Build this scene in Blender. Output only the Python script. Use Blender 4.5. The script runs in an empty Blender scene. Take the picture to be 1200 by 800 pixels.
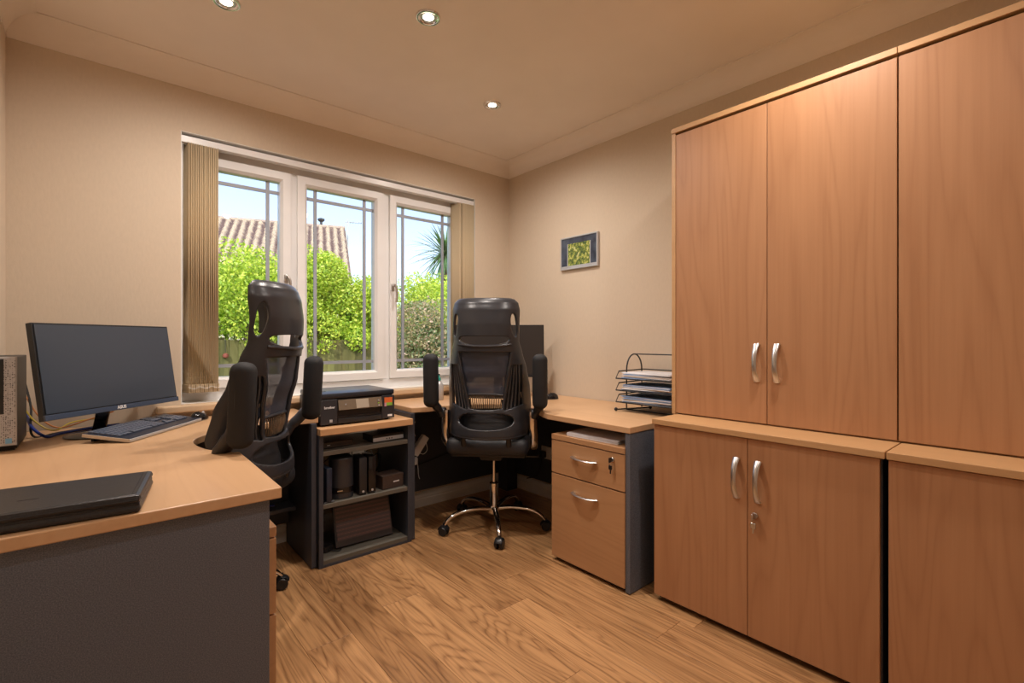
import bpy, bmesh, math, random
from mathutils import Vector, Matrix
random.seed(7)
PI = math.pi
R = math.radians
S = bpy.context.scene
COL = S.collection

# ------------------------------------------------------------------ camera
CAM_LOC = (-2.418, -2.860, 1.120)
cd = bpy.data.cameras.new('camera')
cam = bpy.data.objects.new('camera', cd)
COL.objects.link(cam)
cam.location = CAM_LOC
cam.rotation_euler = (R(90), 0, R(49.43 - 90))
cd.sensor_fit = 'HORIZONTAL'
cd.sensor_width = 36.0
cd.lens = 565.0 / 1200.0 * 36.0
cd.shift_y = -2.5 / 1200.0
cd.clip_start = 0.02
S.camera = cam

# ------------------------------------------------------------------ sky, sun, exposure
SKY_STRENGTH = 0.40
SUN_STRENGTH = 5.0
LAMP_POWER = 60.0
LAMP_COLOR = (1.0, 0.90, 0.82)
w = bpy.data.worlds.new('sky')
S.world = w
w.use_nodes = True
nt = w.node_tree
nt.nodes.clear()
o_ = nt.nodes.new('ShaderNodeOutputWorld')
b_ = nt.nodes.new('ShaderNodeBackground')
s_ = nt.nodes.new('ShaderNodeTexSky')
s_.sky_type = 'NISHITA'
s_.sun_disc = False
s_.sun_elevation = R(48)
s_.sun_rotation = R(165)
s_.air_density = 1.0
s_.dust_density = 2.5
s_.ozone_density = 1.2
b_.inputs[1].default_value = SKY_STRENGTH
h_ = nt.nodes.new('ShaderNodeHueSaturation')
h_.inputs['Saturation'].default_value = 0.85
h_.inputs['Hue'].default_value = 0.515
nt.links.new(s_.outputs[0], h_.inputs['Color'])
nt.links.new(h_.outputs[0], b_.inputs[0])
nt.links.new(b_.outputs[0], o_.inputs[0])
sl = bpy.data.lights.new('sun', 'SUN')
so = bpy.data.objects.new('sun', sl)
COL.objects.link(so)
sl.energy = SUN_STRENGTH
sl.angle = R(0.6)
sl.color = (1.0, 0.95, 0.86)
sdir = Vector((0.95, 0.85, -1.05)).normalized()      # the way the sunlight travels
so.rotation_euler = sdir.to_track_quat('-Z', 'Y').to_euler()
so.location = (-4, -12, 14)
vs = S.view_settings
vs.view_transform = 'Standard'
vs.look = 'None'
vs.gamma = 1.0
vs.use_curve_mapping = False
vs.exposure = 0.0

# ------------------------------------------------------------------ materials
def mat(name, color, rough=0.5, metal=0.0, spec=0.5):
    m = bpy.data.materials.new(name)
    m.use_nodes = True
    p = m.node_tree.nodes['Principled BSDF']
    p.inputs['Base Color'].default_value = (*color, 1)
    p.inputs['Roughness'].default_value = rough
    p.inputs['Metallic'].default_value = metal
    p.inputs['Specular IOR Level'].default_value = spec
    return m

def nodes(m):
    return m.node_tree, m.node_tree.nodes['Principled BSDF']

def N(t, kind, **kw):
    n = t.nodes.new(kind)
    for k, v in kw.items():
        setattr(n, k, v)
    return n

def coords(t, scale, rnd=True):
    tc = N(t, 'ShaderNodeTexCoord')
    add = N(t, 'ShaderNodeVectorMath', operation='ADD')
    t.links.new(tc.outputs['Object'], add.inputs[0])
    if rnd:
        oi = N(t, 'ShaderNodeObjectInfo')
        mu = N(t, 'ShaderNodeVectorMath', operation='SCALE')
        cmb = N(t, 'ShaderNodeCombineXYZ')
        for i in range(3):
            t.links.new(oi.outputs['Random'], cmb.inputs[i])
        t.links.new(cmb.outputs[0], mu.inputs[0])
        mu.inputs['Scale'].default_value = 37.0
        t.links.new(mu.outputs[0], add.inputs[1])
    mp = N(t, 'ShaderNodeVectorMath', operation='MULTIPLY')
    t.links.new(add.outputs[0], mp.inputs[0])
    mp.inputs[1].default_value = scale
    return mp.outputs[0]

def ramp(t, fac, stops):
    r = N(t, 'ShaderNodeValToRGB')
    e = r.color_ramp.elements
    e[0].position = stops[0][0]; e[0].color = (*stops[0][1], 1)
    e[1].position = stops[-1][0]; e[1].color = (*stops[-1][1], 1)
    for p, c in stops[1:-1]:
        x = e.new(p); x.color = (*c, 1)
    t.links.new(fac, r.inputs[0])
    return r.outputs[0]

def noise(t, vec, scale=1.0, detail=3.0, rough=0.5, dist=0.0):
    n = N(t, 'ShaderNodeTexNoise')
    n.inputs['Scale'].default_value = scale
    n.inputs['Detail'].default_value = detail
    n.inputs['Roughness'].default_value = rough
    n.inputs['Distortion'].default_value = dist
    t.links.new(vec, n.inputs['Vector'])
    return n.outputs['Fac']

def math_(t, op, a, b=None):
    n = N(t, 'ShaderNodeMath', operation=op)
    for i, v in enumerate((a, b)):
        if v is None: continue
        if isinstance(v, (int, float)): n.inputs[i].default_value = v
        else: t.links.new(v, n.inputs[i])
    return n.outputs[0]

def mix(t, fac, a, b, mode='MIX'):
    n = N(t, 'ShaderNodeMix', data_type='RGBA', blend_type=mode)
    for i, v in ((0, fac), (6, a), (7, b)):
        if isinstance(v, (int, float)): n.inputs[i].default_value = v
        elif isinstance(v, tuple): n.inputs[i].default_value = (*v, 1)
        else: t.links.new(v, n.inputs[i])
    return n.outputs[2]

def wood(name, lo, hi, axis, ring=22.0, rings=0.35, streak=0.35, rough=0.4, tint=0.0, bump=0.0, sc=1.0, fine=1.0, span=(0.22, 0.72)):
    """grain that runs along the given axis; contour lines of a slow noise make the cathedrals"""
    m = mat(name, hi, rough)
    t, p = nodes(m)
    def scl(a, b):
        v = [a * sc] * 3
        v[axis] = b * sc
        return tuple(v)
    v1 = coords(t, scl(4.5, 0.42))
    slow = noise(t, v1, 1.0, 2.0, 0.45, 0.3)
    s = math_(t, 'MULTIPLY', slow, ring)
    s = math_(t, 'FRACT', s)
    s = math_(t, 'SUBTRACT', 1.0, math_(t, 'POWER', math_(t, 'ABSOLUTE', math_(t, 'SUBTRACT', math_(t, 'MULTIPLY', s, 2.0), 1.0)), 2.5))
    v2 = coords(t, scl(90 * fine, 2.2))
    fine_ = noise(t, v2, 1.0, 4.0, 0.6)
    v3 = coords(t, scl(12, 0.5))
    band = noise(t, v3, 1.0, 2.0, 0.5)
    a = math_(t, 'MULTIPLY', s, rings)
    b = math_(t, 'MULTIPLY', fine_, streak)
    c = math_(t, 'MULTIPLY', band, 1.0 - rings - streak)
    f = math_(t, 'ADD', math_(t, 'ADD', a, b), c)
    col = ramp(t, f, [(span[0], lo), (span[1], hi)])
    if tint > 0:
        oi = N(t, 'ShaderNodeObjectInfo')
        tn = ramp(t, oi.outputs['Random'], [(0.0, (1 - tint, 1 - tint * 1.15, 1 - tint * 1.3)), (1.0, (1 + tint * .4, 1 + tint * .4, 1 + tint * .4))])
        col = mix(t, 1.0, col, tn, 'MULTIPLY')
    t.links.new(col, p.inputs['Base Color'])
    if bump > 0:
        bp = N(t, 'ShaderNodeBump')
        bp.inputs['Strength'].default_value = bump
        bp.inputs['Distance'].default_value = 0.001
        t.links.new(fine_, bp.inputs['Height'])
        t.links.new(bp.outputs[0], p.inputs['Normal'])
    return m

def speckle(name, a, b, scale=300, rough=0.6, bump=0.0):
    m = mat(name, a, rough)
    t, p = nodes(m)
    v = coords(t, (1, 1, 1), False)
    n = noise(t, v, scale, 2.0, 0.7)
    t.links.new(ramp(t, n, [(0.35, a), (0.68, b)]), p.inputs['Base Color'])
    if bump:
        bp = N(t, 'ShaderNodeBump')
        bp.inputs['Strength'].default_value = bump
        bp.inputs['Distance'].default_value = 0.002
        t.links.new(n, bp.inputs['Height'])
        t.links.new(bp.outputs[0], p.inputs['Normal'])
    return m

def wallpaper(name, c):
    m = mat(name, c, 0.85)
    t, p = nodes(m)
    v = coords(t, (1, 1, 0.35), False)
    n = noise(t, v, 95, 3.0, 0.6)
    n2 = noise(t, v, 2.0, 2.0, 0.5)
    d = tuple(x * 0.93 for x in c)
    t.links.new(ramp(t, math_(t, 'ADD', math_(t, 'MULTIPLY', n, 0.7), math_(t, 'MULTIPLY', n2, 0.3)), [(0.3, d), (0.7, c)]), p.inputs['Base Color'])
    bp = N(t, 'ShaderNodeBump')
    bp.inputs['Strength'].default_value = 0.25
    bp.inputs['Distance'].default_value = 0.002
    t.links.new(n, bp.inputs['Height'])
    t.links.new(bp.outputs[0], p.inputs['Normal'])
    return m

M = {}
M['wall'] = wallpaper('wallpaper', (0.67, 0.56, 0.435))
M['ceiling'] = speckle('ceiling_paint', (0.84, 0.76, 0.67), (0.87, 0.79, 0.70), 3, 0.9)
M['white_paint'] = speckle('white_paint', (0.78, 0.76, 0.72), (0.82, 0.80, 0.76), 6, 0.45)
M['upvc'] = speckle('white_plastic_frame', (0.80, 0.80, 0.80), (0.84, 0.84, 0.84), 4, 0.3)
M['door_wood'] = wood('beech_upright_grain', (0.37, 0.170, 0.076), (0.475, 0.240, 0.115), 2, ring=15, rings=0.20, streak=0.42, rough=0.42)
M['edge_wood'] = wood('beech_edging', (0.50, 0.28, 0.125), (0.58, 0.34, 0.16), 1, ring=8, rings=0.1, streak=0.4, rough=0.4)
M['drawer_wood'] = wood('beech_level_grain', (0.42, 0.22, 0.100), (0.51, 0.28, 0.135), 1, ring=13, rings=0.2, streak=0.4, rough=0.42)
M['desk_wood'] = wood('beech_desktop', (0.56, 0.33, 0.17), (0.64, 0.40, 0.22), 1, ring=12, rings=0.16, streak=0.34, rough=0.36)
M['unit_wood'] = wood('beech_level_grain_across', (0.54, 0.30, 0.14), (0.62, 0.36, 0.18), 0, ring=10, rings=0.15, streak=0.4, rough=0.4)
M['oak'] = wood('oak_plank', (0.19, 0.085, 0.032), (0.52, 0.285, 0.125), 1, ring=24, rings=0.17, streak=0.58, rough=0.33, tint=0.20, bump=0.15, sc=1.5, fine=0.7, span=(0.30, 0.64))
M['sill'] = wood('painted_sill', (0.60, 0.43, 0.27), (0.66, 0.48, 0.31), 0, ring=4, rings=0.1, streak=0.3, rough=0.4)
M['grey_board'] = speckle('grey_speckled_board', (0.070, 0.078, 0.098), (0.165, 0.178, 0.215), 420, 0.6, 0.1)
M['dark_board'] = speckle('board_with_painted_shade', (0.034, 0.038, 0.050), (0.052, 0.058, 0.074), 300, 0.42)
M['shelf_board'] = speckle('graphite_shelf', (0.10, 0.090, 0.072), (0.14, 0.125, 0.10), 300, 0.5)
M['black'] = mat('black_plastic', (0.012, 0.012, 0.014), 0.38)
M['black_soft'] = speckle('black_soft_plastic', (0.016, 0.016, 0.018), (0.024, 0.024, 0.027), 500, 0.45)
M['shell'] = speckle('charcoal_moulded_plastic', (0.028, 0.029, 0.034), (0.036, 0.037, 0.043), 600, 0.30)
M['slat'] = mat('grey_plastic_slat', (0.075, 0.075, 0.080), 0.3)
M['black_gloss'] = mat('black_gloss', (0.008, 0.008, 0.010), 0.12)
M['pad'] = speckle('black_foam', (0.006, 0.006, 0.007), (0.014, 0.014, 0.016), 900, 0.75)
M['leather'] = speckle('black_leather', (0.016, 0.016, 0.018), (0.028, 0.028, 0.031), 260, 0.33, 0.35)
M['seat'] = speckle('black_seat_fabric', (0.010, 0.011, 0.014), (0.024, 0.025, 0.030), 500, 0.55, 0.2)
M['chrome'] = mat('chrome', (0.80, 0.79, 0.78), 0.12, 1.0)
M['satin'] = mat('satin_metal', (0.60, 0.59, 0.58), 0.32, 1.0)
M['lead'] = mat('lead_strip', (0.36, 0.39, 0.45), 0.5, 0.2)
M['screen'] = mat('dark_screen', (0.034, 0.050, 0.078), 0.30, 0.0, 0.9)
M['screen_brown'] = mat('brown_black_screen', (0.030, 0.025, 0.023), 0.35)
M['silver'] = mat('silver_plastic', (0.52, 0.53, 0.55), 0.4, 0.3)
M['white'] = mat('white_plastic', (0.84, 0.84, 0.84), 0.4)
M['blue'] = mat('blue_cable', (0.015, 0.05, 0.35), 0.4)
M['orange'] = mat('orange_cable', (0.6, 0.22, 0.05), 0.5)
M['yellow'] = mat('yellow_cable', (0.6, 0.45, 0.05), 0.5)
M['brown_box'] = speckle('dark_brown_card', (0.055, 0.035, 0.028), (0.075, 0.048, 0.038), 80, 0.5)
M['paper'] = speckle('paper', (0.72, 0.72, 0.76), (0.80, 0.80, 0.83), 30, 0.7)
M['paper_blue'] = mat('pale_blue_paper', (0.28, 0.42, 0.68), 0.7)
M['paper_warm'] = mat('cream_paper', (0.72, 0.60, 0.50), 0.7)
M['key'] = mat('dark_key', (0.10, 0.125, 0.18), 0.30)
M['kb_body'] = mat('keyboard_body', (0.020, 0.026, 0.045), 0.3)
M['kb_edge'] = mat('keyboard_edge', (0.55, 0.48, 0.40), 0.4)
M['print_white'] = mat('white_print', (0.75, 0.75, 0.75), 0.5)
M['bronze'] = mat('bronze_gloss', (0.19, 0.145, 0.10), 0.25, 0.3)
M['lcd'] = mat('beige_display', (0.36, 0.30, 0.23), 0.3)
M['orange_label'] = mat('orange_label', (0.75, 0.16, 0.04), 0.5)
M['green_label'] = mat('green_label', (0.25, 0.50, 0.06), 0.5)
M['pink_label'] = mat('pink_label', (0.65, 0.30, 0.40), 0.5)
M['teal'] = mat('teal_plastic', (0.02, 0.40, 0.33), 0.4)
M['sticker'] = mat('light_blue_sticker', (0.20, 0.46, 0.72), 0.4)
M['brickred'] = mat('terracotta', (0.20, 0.045, 0.03), 0.7)
M['blind'] = speckle('cream_blind_fabric', (0.66, 0.55, 0.38), (0.72, 0.60, 0.42), 300, 0.8)
_t, _p = nodes(M['blind'])
_tr = N(_t, 'ShaderNodeBsdfTranslucent'); _tr.inputs[0].default_value = (0.85, 0.74, 0.55, 1)
_ms = N(_t, 'ShaderNodeMixShader'); _ms.inputs[0].default_value = 0.45
_o = [x for x in _t.nodes if x.type == 'OUTPUT_MATERIAL'][0]
_t.links.new(_p.outputs[0], _ms.inputs[1]); _t.links.new(_tr.outputs[0], _ms.inputs[2]); _t.links.new(_ms.outputs[0], _o.inputs[0])
M['fence'] = wood('fence_boards', (0.070, 0.070, 0.020), (0.150, 0.140, 0.042), 2, ring=6, rings=0.2, streak=0.4, rough=0.85, tint=0.35)
M['render'] = speckle('pale_house_wall', (0.55, 0.48, 0.40), (0.62, 0.55, 0.46), 5, 0.9)
M['tile_plain'] = speckle('ridge_tile', (0.26, 0.20, 0.17), (0.40, 0.31, 0.25), 3, 0.8)
M['tile'] = mat('pantiles_lichen_and_shade', (0.3, 0.22, 0.18), 0.85)
_t, _p = nodes(M['tile'])
_v = coords(_t, (1, 1, 1), False)
_sp = N(_t, 'ShaderNodeSeparateXYZ'); _t.links.new(_v, _sp.inputs[0])
_sn = math_(_t, 'COSINE', math_(_t, 'MULTIPLY', math_(_t, 'ADD', _sp.outputs[0], -0.15), 2 * PI / 0.30))  # shade in the tile valleys painted in, along with lichen on the crowns
_mx = math_(_t, 'ADD', math_(_t, 'MULTIPLY', _sn, 0.30), noise(_t, _v, 4.0, 3.0, 0.6))
_t.links.new(ramp(_t, _mx, [(0.25, (0.13, 0.085, 0.08)), (0.75, (0.44, 0.36, 0.27))]), _p.inputs['Base Color'])
M['grass'] = speckle('lawn', (0.06, 0.13, 0.02), (0.16, 0.25, 0.05), 9, 0.9)
M['bark'] = speckle('bark', (0.10, 0.07, 0.05), (0.18, 0.13, 0.09), 40, 0.9)

def leafmat(name, cols):
    m = mat(name, cols[0], 0.5)
    t, p = nodes(m)
    g = N(t, 'ShaderNodeNewGeometry')
    n = len(cols)
    c = ramp(t, g.outputs['Random Per Island'], [(i / (n - 1), cols[i]) for i in range(n)])
    t.links.new(c, p.inputs['Base Color'])
    tr = N(t, 'ShaderNodeBsdfTranslucent')
    mu = mix(t, 1.0, c, (1.3, 1.35, 0.8), 'MULTIPLY')
    t.links.new(mu, tr.inputs[0])
    ms = N(t, 'ShaderNodeMixShader')
    ms.inputs[0].default_value = 0.35
    out = [x for x in t.nodes if x.type == 'OUTPUT_MATERIAL'][0]
    t.links.new(p.outputs[0], ms.inputs[1])
    t.links.new(tr.outputs[0], ms.inputs[2])
    t.links.new(ms.outputs[0], out.inputs[0])
    return m
M['leaf_lime'] = leafmat('lime_leaves', [(0.16, 0.30, 0.03), (0.42, 0.56, 0.06), (0.66, 0.70, 0.11), (0.30, 0.46, 0.05)])
M['leaf_mid'] = leafmat('mid_green_leaves', [(0.05, 0.13, 0.03), (0.13, 0.26, 0.06), (0.30, 0.42, 0.10)])
M['leaf_olive'] = leafmat('olive_leaves', [(0.06, 0.12, 0.05), (0.20, 0.26, 0.12), (0.45, 0.36, 0.20), (0.50, 0.34, 0.28)])
M['leaf_palm'] = leafmat('strap_leaves', [(0.06, 0.14, 0.06), (0.12, 0.24, 0.10), (0.26, 0.36, 0.14)])

def glass_mat():
    m = bpy.data.materials.new('window_glass')
    m.use_nodes = True
    t = m.node_tree
    t.nodes.clear()
    out = N(t, 'ShaderNodeOutputMaterial')
    tr = N(t, 'ShaderNodeBsdfTransparent'); tr.inputs[0].default_value = (0.97, 0.985, 0.98, 1)
    gl = N(t, 'ShaderNodeBsdfGlossy'); gl.inputs['Roughness'].default_value = 0.0
    fr = N(t, 'ShaderNodeFresnel'); fr.inputs[0].default_value = 1.45
    ms = N(t, 'ShaderNodeMixShader')
    t.links.new(fr.outputs[0], ms.inputs[0]); t.links.new(tr.outputs[0], ms.inputs[1]); t.links.new(gl.outputs[0], ms.inputs[2])
    t.links.new(ms.outputs[0], out.inputs[0])
    return m
M['glass'] = glass_mat()

def mesh_fabric():
    m = mat('mesh_fabric', (0.050, 0.060, 0.090), 0.5)
    t, p = nodes(m)
    v = coords(t, (1, 1, 1), False)
    wv = N(t, 'ShaderNodeTexWave', bands_direction='Z')
    wv.inputs['Scale'].default_value = 70
    wv.inputs['Distortion'].default_value = 1.0
    t.links.new(v, wv.inputs['Vector'])
    tr = N(t, 'ShaderNodeBsdfTransparent')
    ms = N(t, 'ShaderNodeMixShader')
    f = ramp(t, wv.outputs['Fac'], [(0.2, (0.97,) * 3), (0.8, (0.84,) * 3)])
    out = [x for x in t.nodes if x.type == 'OUTPUT_MATERIAL'][0]
    t.links.new(f, ms.inputs[0])
    t.links.new(tr.outputs[0], ms.inputs[1])
    t.links.new(p.outputs[0], ms.inputs[2])
    t.links.new(ms.outputs[0], out.inputs[0])
    return m
M['mesh'] = mesh_fabric()

def emis(name, c, s):
    m = bpy.data.materials.new(name)
    m.use_nodes = True
    t = m.node_tree; t.nodes.clear()
    out = N(t, 'ShaderNodeOutputMaterial'); e = N(t, 'ShaderNodeEmission')
    e.inputs[0].default_value = (*c, 1); e.inputs[1].default_value = s
    t.links.new(e.outputs[0], out.inputs[0])
    return m
M['lamp'] = emis('lamp_glow', (1.0, 0.86, 0.66), 9.0)

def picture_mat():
    """window and garden reflected in the picture glass, painted as flat colour"""
    m = mat('painted_garden_reflection', (0.1, 0.12, 0.15), 0.25)
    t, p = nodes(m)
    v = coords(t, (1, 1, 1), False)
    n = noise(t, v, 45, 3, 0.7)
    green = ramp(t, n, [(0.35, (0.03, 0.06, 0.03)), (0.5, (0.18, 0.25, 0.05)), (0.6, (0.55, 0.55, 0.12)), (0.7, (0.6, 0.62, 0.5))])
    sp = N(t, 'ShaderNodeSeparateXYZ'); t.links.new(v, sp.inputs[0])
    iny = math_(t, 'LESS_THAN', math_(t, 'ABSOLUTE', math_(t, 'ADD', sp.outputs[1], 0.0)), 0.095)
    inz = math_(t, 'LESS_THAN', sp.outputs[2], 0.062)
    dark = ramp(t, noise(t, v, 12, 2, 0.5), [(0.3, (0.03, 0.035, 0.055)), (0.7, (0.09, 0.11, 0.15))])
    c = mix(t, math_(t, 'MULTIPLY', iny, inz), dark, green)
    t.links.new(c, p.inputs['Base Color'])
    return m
M['print'] = picture_mat()  # picture face with the window and garden reflection painted in

# ------------------------------------------------------------------ mesh building
class MB:
    def __init__(self):
        self.bm = bmesh.new()
    def box(self, x0, x1, y0, y1, z0, z1):
        v = [self.bm.verts.new((x, y, z)) for z in (z0, z1) for y in (y0, y1) for x in (x0, x1)]
        for f in ((0, 2, 3, 1), (4, 5, 7, 6), (0, 1, 5, 4), (2, 6, 7, 3), (0, 4, 6, 2), (1, 3, 7, 5)):
            self.bm.faces.new([v[i] for i in f])
        return v
    def obox(self, c, size, mtx):
        """box of the given size about c turned by the 3x3 matrix"""
        n = len(self.bm.verts)
        sx, sy, sz = (s / 2 for s in size)
        v = self.box(-sx, sx, -sy, sy, -sz, sz)
        for q in v:
            q.co = mtx @ q.co + Vector(c)
    def prism(self, poly, z0, z1):
        lo = [self.bm.verts.new((x, y, z0)) for x, y in poly]
        hi = [self.bm.verts.new((x, y, z1)) for x, y in poly]
        n = len(poly)
        self.bm.faces.new(list(reversed(lo)))
        self.bm.faces.new(hi)
        for i in range(n):
            j = (i + 1) % n
            self.bm.faces.new((lo[i], lo[j], hi[j], hi[i]))
    def extr(self, poly3, vec):
        """polygon given as 3-D points pushed along vec"""
        v = Vector(vec)
        lo = [self.bm.verts.new(p) for p in poly3]
        hi = [self.bm.verts.new(Vector(p) + v) for p in poly3]
        n = len(poly3)
        self.bm.faces.new(list(reversed(lo))); self.bm.faces.new(hi)
        for i in range(n):
            j = (i + 1) % n
            self.bm.faces.new((lo[i], lo[j], hi[j], hi[i]))
    def tube(self, pts, r, seg=10, flat=None, cap=True):
        """round (or flattened) bar along points; r may be a list; flat=(a,b) multiplies the radii"""
        pts = [Vector(p) for p in pts]
        n = len(pts)
        rs = r if isinstance(r, (list, tuple)) else [r] * n
        rings = []
        up = Vector((0, 0, 1))
        prev = None
        for i, p in enumerate(pts):
            d = (pts[min(i + 1, n - 1)] - pts[max(i - 1, 0)]).normalized()
            if prev is None:
                a = d.cross(up)
                if a.length < 0.05: a = d.cross(Vector((1, 0, 0)))
                a.normalize()
            else:
                a = prev - d * prev.dot(d)
                a.normalize()
            prev = a
            b = d.cross(a)
            fa, fb = flat if flat else (1, 1)
            rings.append([self.bm.verts.new(p + a * (rs[i] * fa * math.cos(2 * PI * k / seg)) + b * (rs[i] * fb * math.sin(2 * PI * k / seg))) for k in range(seg)])
        for i in range(n - 1):
            for k in range(seg):
                l = (k + 1) % seg
                self.bm.faces.new((rings[i][k], rings[i][l], rings[i + 1][l], rings[i + 1][k]))
        if cap:
            self.bm.faces.new(list(reversed(rings[0])))
            self.bm.faces.new(rings[-1])
    def lathe(self, prof, seg=20, c=(0, 0, 0), axis='z'):
        rings = []
        for r, h in prof:
            ring = []
            for k in range(seg):
                a = 2 * PI * k / seg
                u, v = r * math.cos(a), r * math.sin(a)
                p = (u, v, h) if axis == 'z' else ((h, u, v) if axis == 'x' else (v, h, u))
                ring.append(self.bm.verts.new((p[0] + c[0], p[1] + c[1], p[2] + c[2])))
            rings.append(ring)
        for i in range(len(rings) - 1):
            for k in range(seg):
                l = (k + 1) % seg
                self.bm.faces.new((rings[i][k], rings[i][l], rings[i + 1][l], rings[i + 1][k]))
        self.bm.faces.new(list(reversed(rings[0])))
        self.bm.faces.new(rings[-1])
    def quad(self, pts):
        self.bm.faces.new([self.bm.verts.new(p) for p in pts])
    def rbox(self, c, size, r, seg=3):
        """soft box with rounded edges"""
        b2 = bmesh.new()
        bmesh.ops.create_cube(b2, size=1.0)
        for v in b2.verts:
            v.co = Vector((v.co.x * size[0], v.co.y * size[1], v.co.z * size[2]))
        bmesh.ops.bevel(b2, geom=list(b2.edges), offset=r, segments=seg, profile=0.5, affect='EDGES')
        mp = {}
        for v in b2.verts:
            mp[v] = self.bm.verts.new(v.co + Vector(c))
        for f in b2.faces:
            self.bm.faces.new([mp[v] for v in f.verts])
        b2.free()
    def build(self, name, m, parent=None, loc=(0, 0, 0), rot=(0, 0, 0), smooth=False, bevel=0.0, kind=None, angle=None):
        bmesh.ops.recalc_face_normals(self.bm, faces=list(self.bm.faces))
        me = bpy.data.meshes.new(name)
        self.bm.to_mesh(me)
        self.bm.free()
        me.materials.append(m)
        if smooth:
            me.polygons.foreach_set('use_smooth', [True] * len(me.polygons))
            me.set_sharp_from_angle(angle=R(angle if angle else 40))
        o = bpy.data.objects.new(name, me)
        COL.objects.link(o)
        o.location = loc
        o.rotation_euler = rot
        if parent: o.parent = parent
        if bevel:
            bv = o.modifiers.new('bevel', 'BEVEL')
            bv.width = bevel; bv.segments = 2; bv.limit_method = 'ANGLE'; bv.angle_limit = R(50)
        if kind: o['kind'] = kind
        return o

def thing(name, label, cat, loc=(0, 0, 0), rz=0.0, group=None):
    o = bpy.data.objects.new(name, None)
    COL.objects.link(o)
    o.empty_display_size = 0.1
    o.location = loc
    o.rotation_euler = (0, 0, rz)
    o['label'] = label; o['category'] = cat
    if group: o['group'] = group
    return o
def tag(o, label, cat, group=None, kind=None):
    o['label'] = label; o['category'] = cat
    if group: o['group'] = group
    if kind: o['kind'] = kind
    return o
def struct(o):
    o['kind'] = 'structure'
    return o
def boxpart(name, m, parent, x0, x1, y0, y1, z0, z1, bevel=0.0015, **kw):
    b = MB(); b.box(x0, x1, y0, y1, z0, z1)
    return b.build(name, m, parent, bevel=bevel, **kw)
def copy_tree(o, parent=None):
    c = o.copy(); COL.objects.link(c)
    c.parent = parent
    for ch in [x for x in bpy.data.objects if x.parent == o]:
        copy_tree(ch, c)
    return c
def text(name, s, size, m, parent, loc, rot, depth=0.0003, align='LEFT', bold=0.0):
    cu = bpy.data.curves.new(name, 'FONT')
    cu.body = s; cu.size = size; cu.extrude = depth; cu.align_x = align; cu.align_y = 'CENTER'; cu.offset = bold; cu.resolution_u = 2
    t = bpy.data.objects.new(name, cu)
    COL.objects.link(t)
    dg = bpy.context.evaluated_depsgraph_get()
    me = bpy.data.meshes.new_from_object(t.evaluated_get(dg))
    bpy.data.objects.remove(t)
    me.materials.clear(); me.materials.append(m)
    o = bpy.data.objects.new(name, me); COL.objects.link(o)
    o.parent = parent; o.location = loc; o.rotation_euler = rot
    return o
def spline(pts, n=8):
    """Catmull-Rom through the points"""
    P = [Vector(p) for p in pts]
    P = [P[0] * 2 - P[1]] + P + [P[-1] * 2 - P[-2]]
    out = []
    for i in range(1, len(P) - 2):
        for k in range(n):
            t = k / n
            a, b, c, d = P[i - 1], P[i], P[i + 1], P[i + 2]
            out.append(0.5 * ((2 * b) + (-a + c) * t + (2 * a - 5 * b + 4 * c - d) * t * t + (-a + 3 * b - 3 * c + d) * t ** 3))
    out.append(P[-2])
    return out

# ================================================================== ROOM SHELL
XL, YF, ZC, ZK = -2.71, -3.55, 2.46, 2.367       # left wall, wall behind the camera, ceiling, foot of the cove
WX0, WX1, WZ0, WZ1 = -2.113, -0.324, 0.785, 2.149  # window opening

b = MB()
b.box(XL - 0.25, WX0, 0, 0.26, -0.02, ZC + 0.02)
b.box(WX1, 0.12, 0, 0.26, -0.02, ZC + 0.02)
b.box(WX0, WX1, 0, 0.26, -0.02, WZ0)
b.box(WX0, WX1, 0, 0.26, WZ1, ZC + 0.02)
struct(b.build('wall_back', M['wall']))
for nm, bx in (('wall_right', (0, 0.12, YF, 0)), ('wall_left', (XL - 0.12, XL, YF, 0)), ('wall_front', (XL - 0.12, 0.12, YF - 0.12, YF))):
    b = MB(); b.box(*bx, -0.02, ZC + 0.02)
    struct(b.build(nm, M['wall']))
b = MB(); b.box(XL - 0.12, 0.12, YF - 0.12, 0.26, ZC, ZC + 0.15)
struct(b.build('ceiling', M['ceiling']))

# floor and its planks
b = MB(); b.box(XL - 0.12, 0.12, YF - 0.12, 0.26, -0.06, -0.012)
floor = struct(b.build('floor', mat('floor_joint', (0.10, 0.045, 0.02), 0.7)))
PW, PL = 0.1697, 1.22
x0 = -1.855 - 6 * PW
known = {6: -1.068, 8: -0.973, 10: -1.314, 11: -1.130, 7: -1.62, 9: -0.55, 12: -0.62, 5: -0.35, 4: -1.4}
i = 0
rnd = random.Random(3)
plank_mesh = {}
while x0 + i * PW < 0.0:
    a0 = max(x0 + i * PW, XL); a1 = min(x0 + (i + 1) * PW, 0.0)
    y = known.get(i, -rnd.uniform(0.2, 1.2))
    while y < 0: y += PL
    while y > YF:
        c0, c1 = max(y - PL, YF), min(y, 0.0)
        if c1 - c0 > 0.01 and a1 - a0 > 0.01:
            key = (round(a1 - a0, 3), round(c1 - c0, 3))
            if key not in plank_mesh:
                q = MB(); hx, hy = key[0] / 2 - 0.0005, key[1] / 2 - 0.0005
                q.box(-hx, hx, -hy, hy, -0.012, 0.0)
                o = q.build('plank', M['oak'], floor, bevel=0.0007)
                plank_mesh[key] = o
            else:
                o = plank_mesh[key].copy(); COL.objects.link(o)
            o.location = ((a0 + a1) / 2, (c0 + c1) / 2, 0)
        y -= PL
    i += 1

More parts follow.
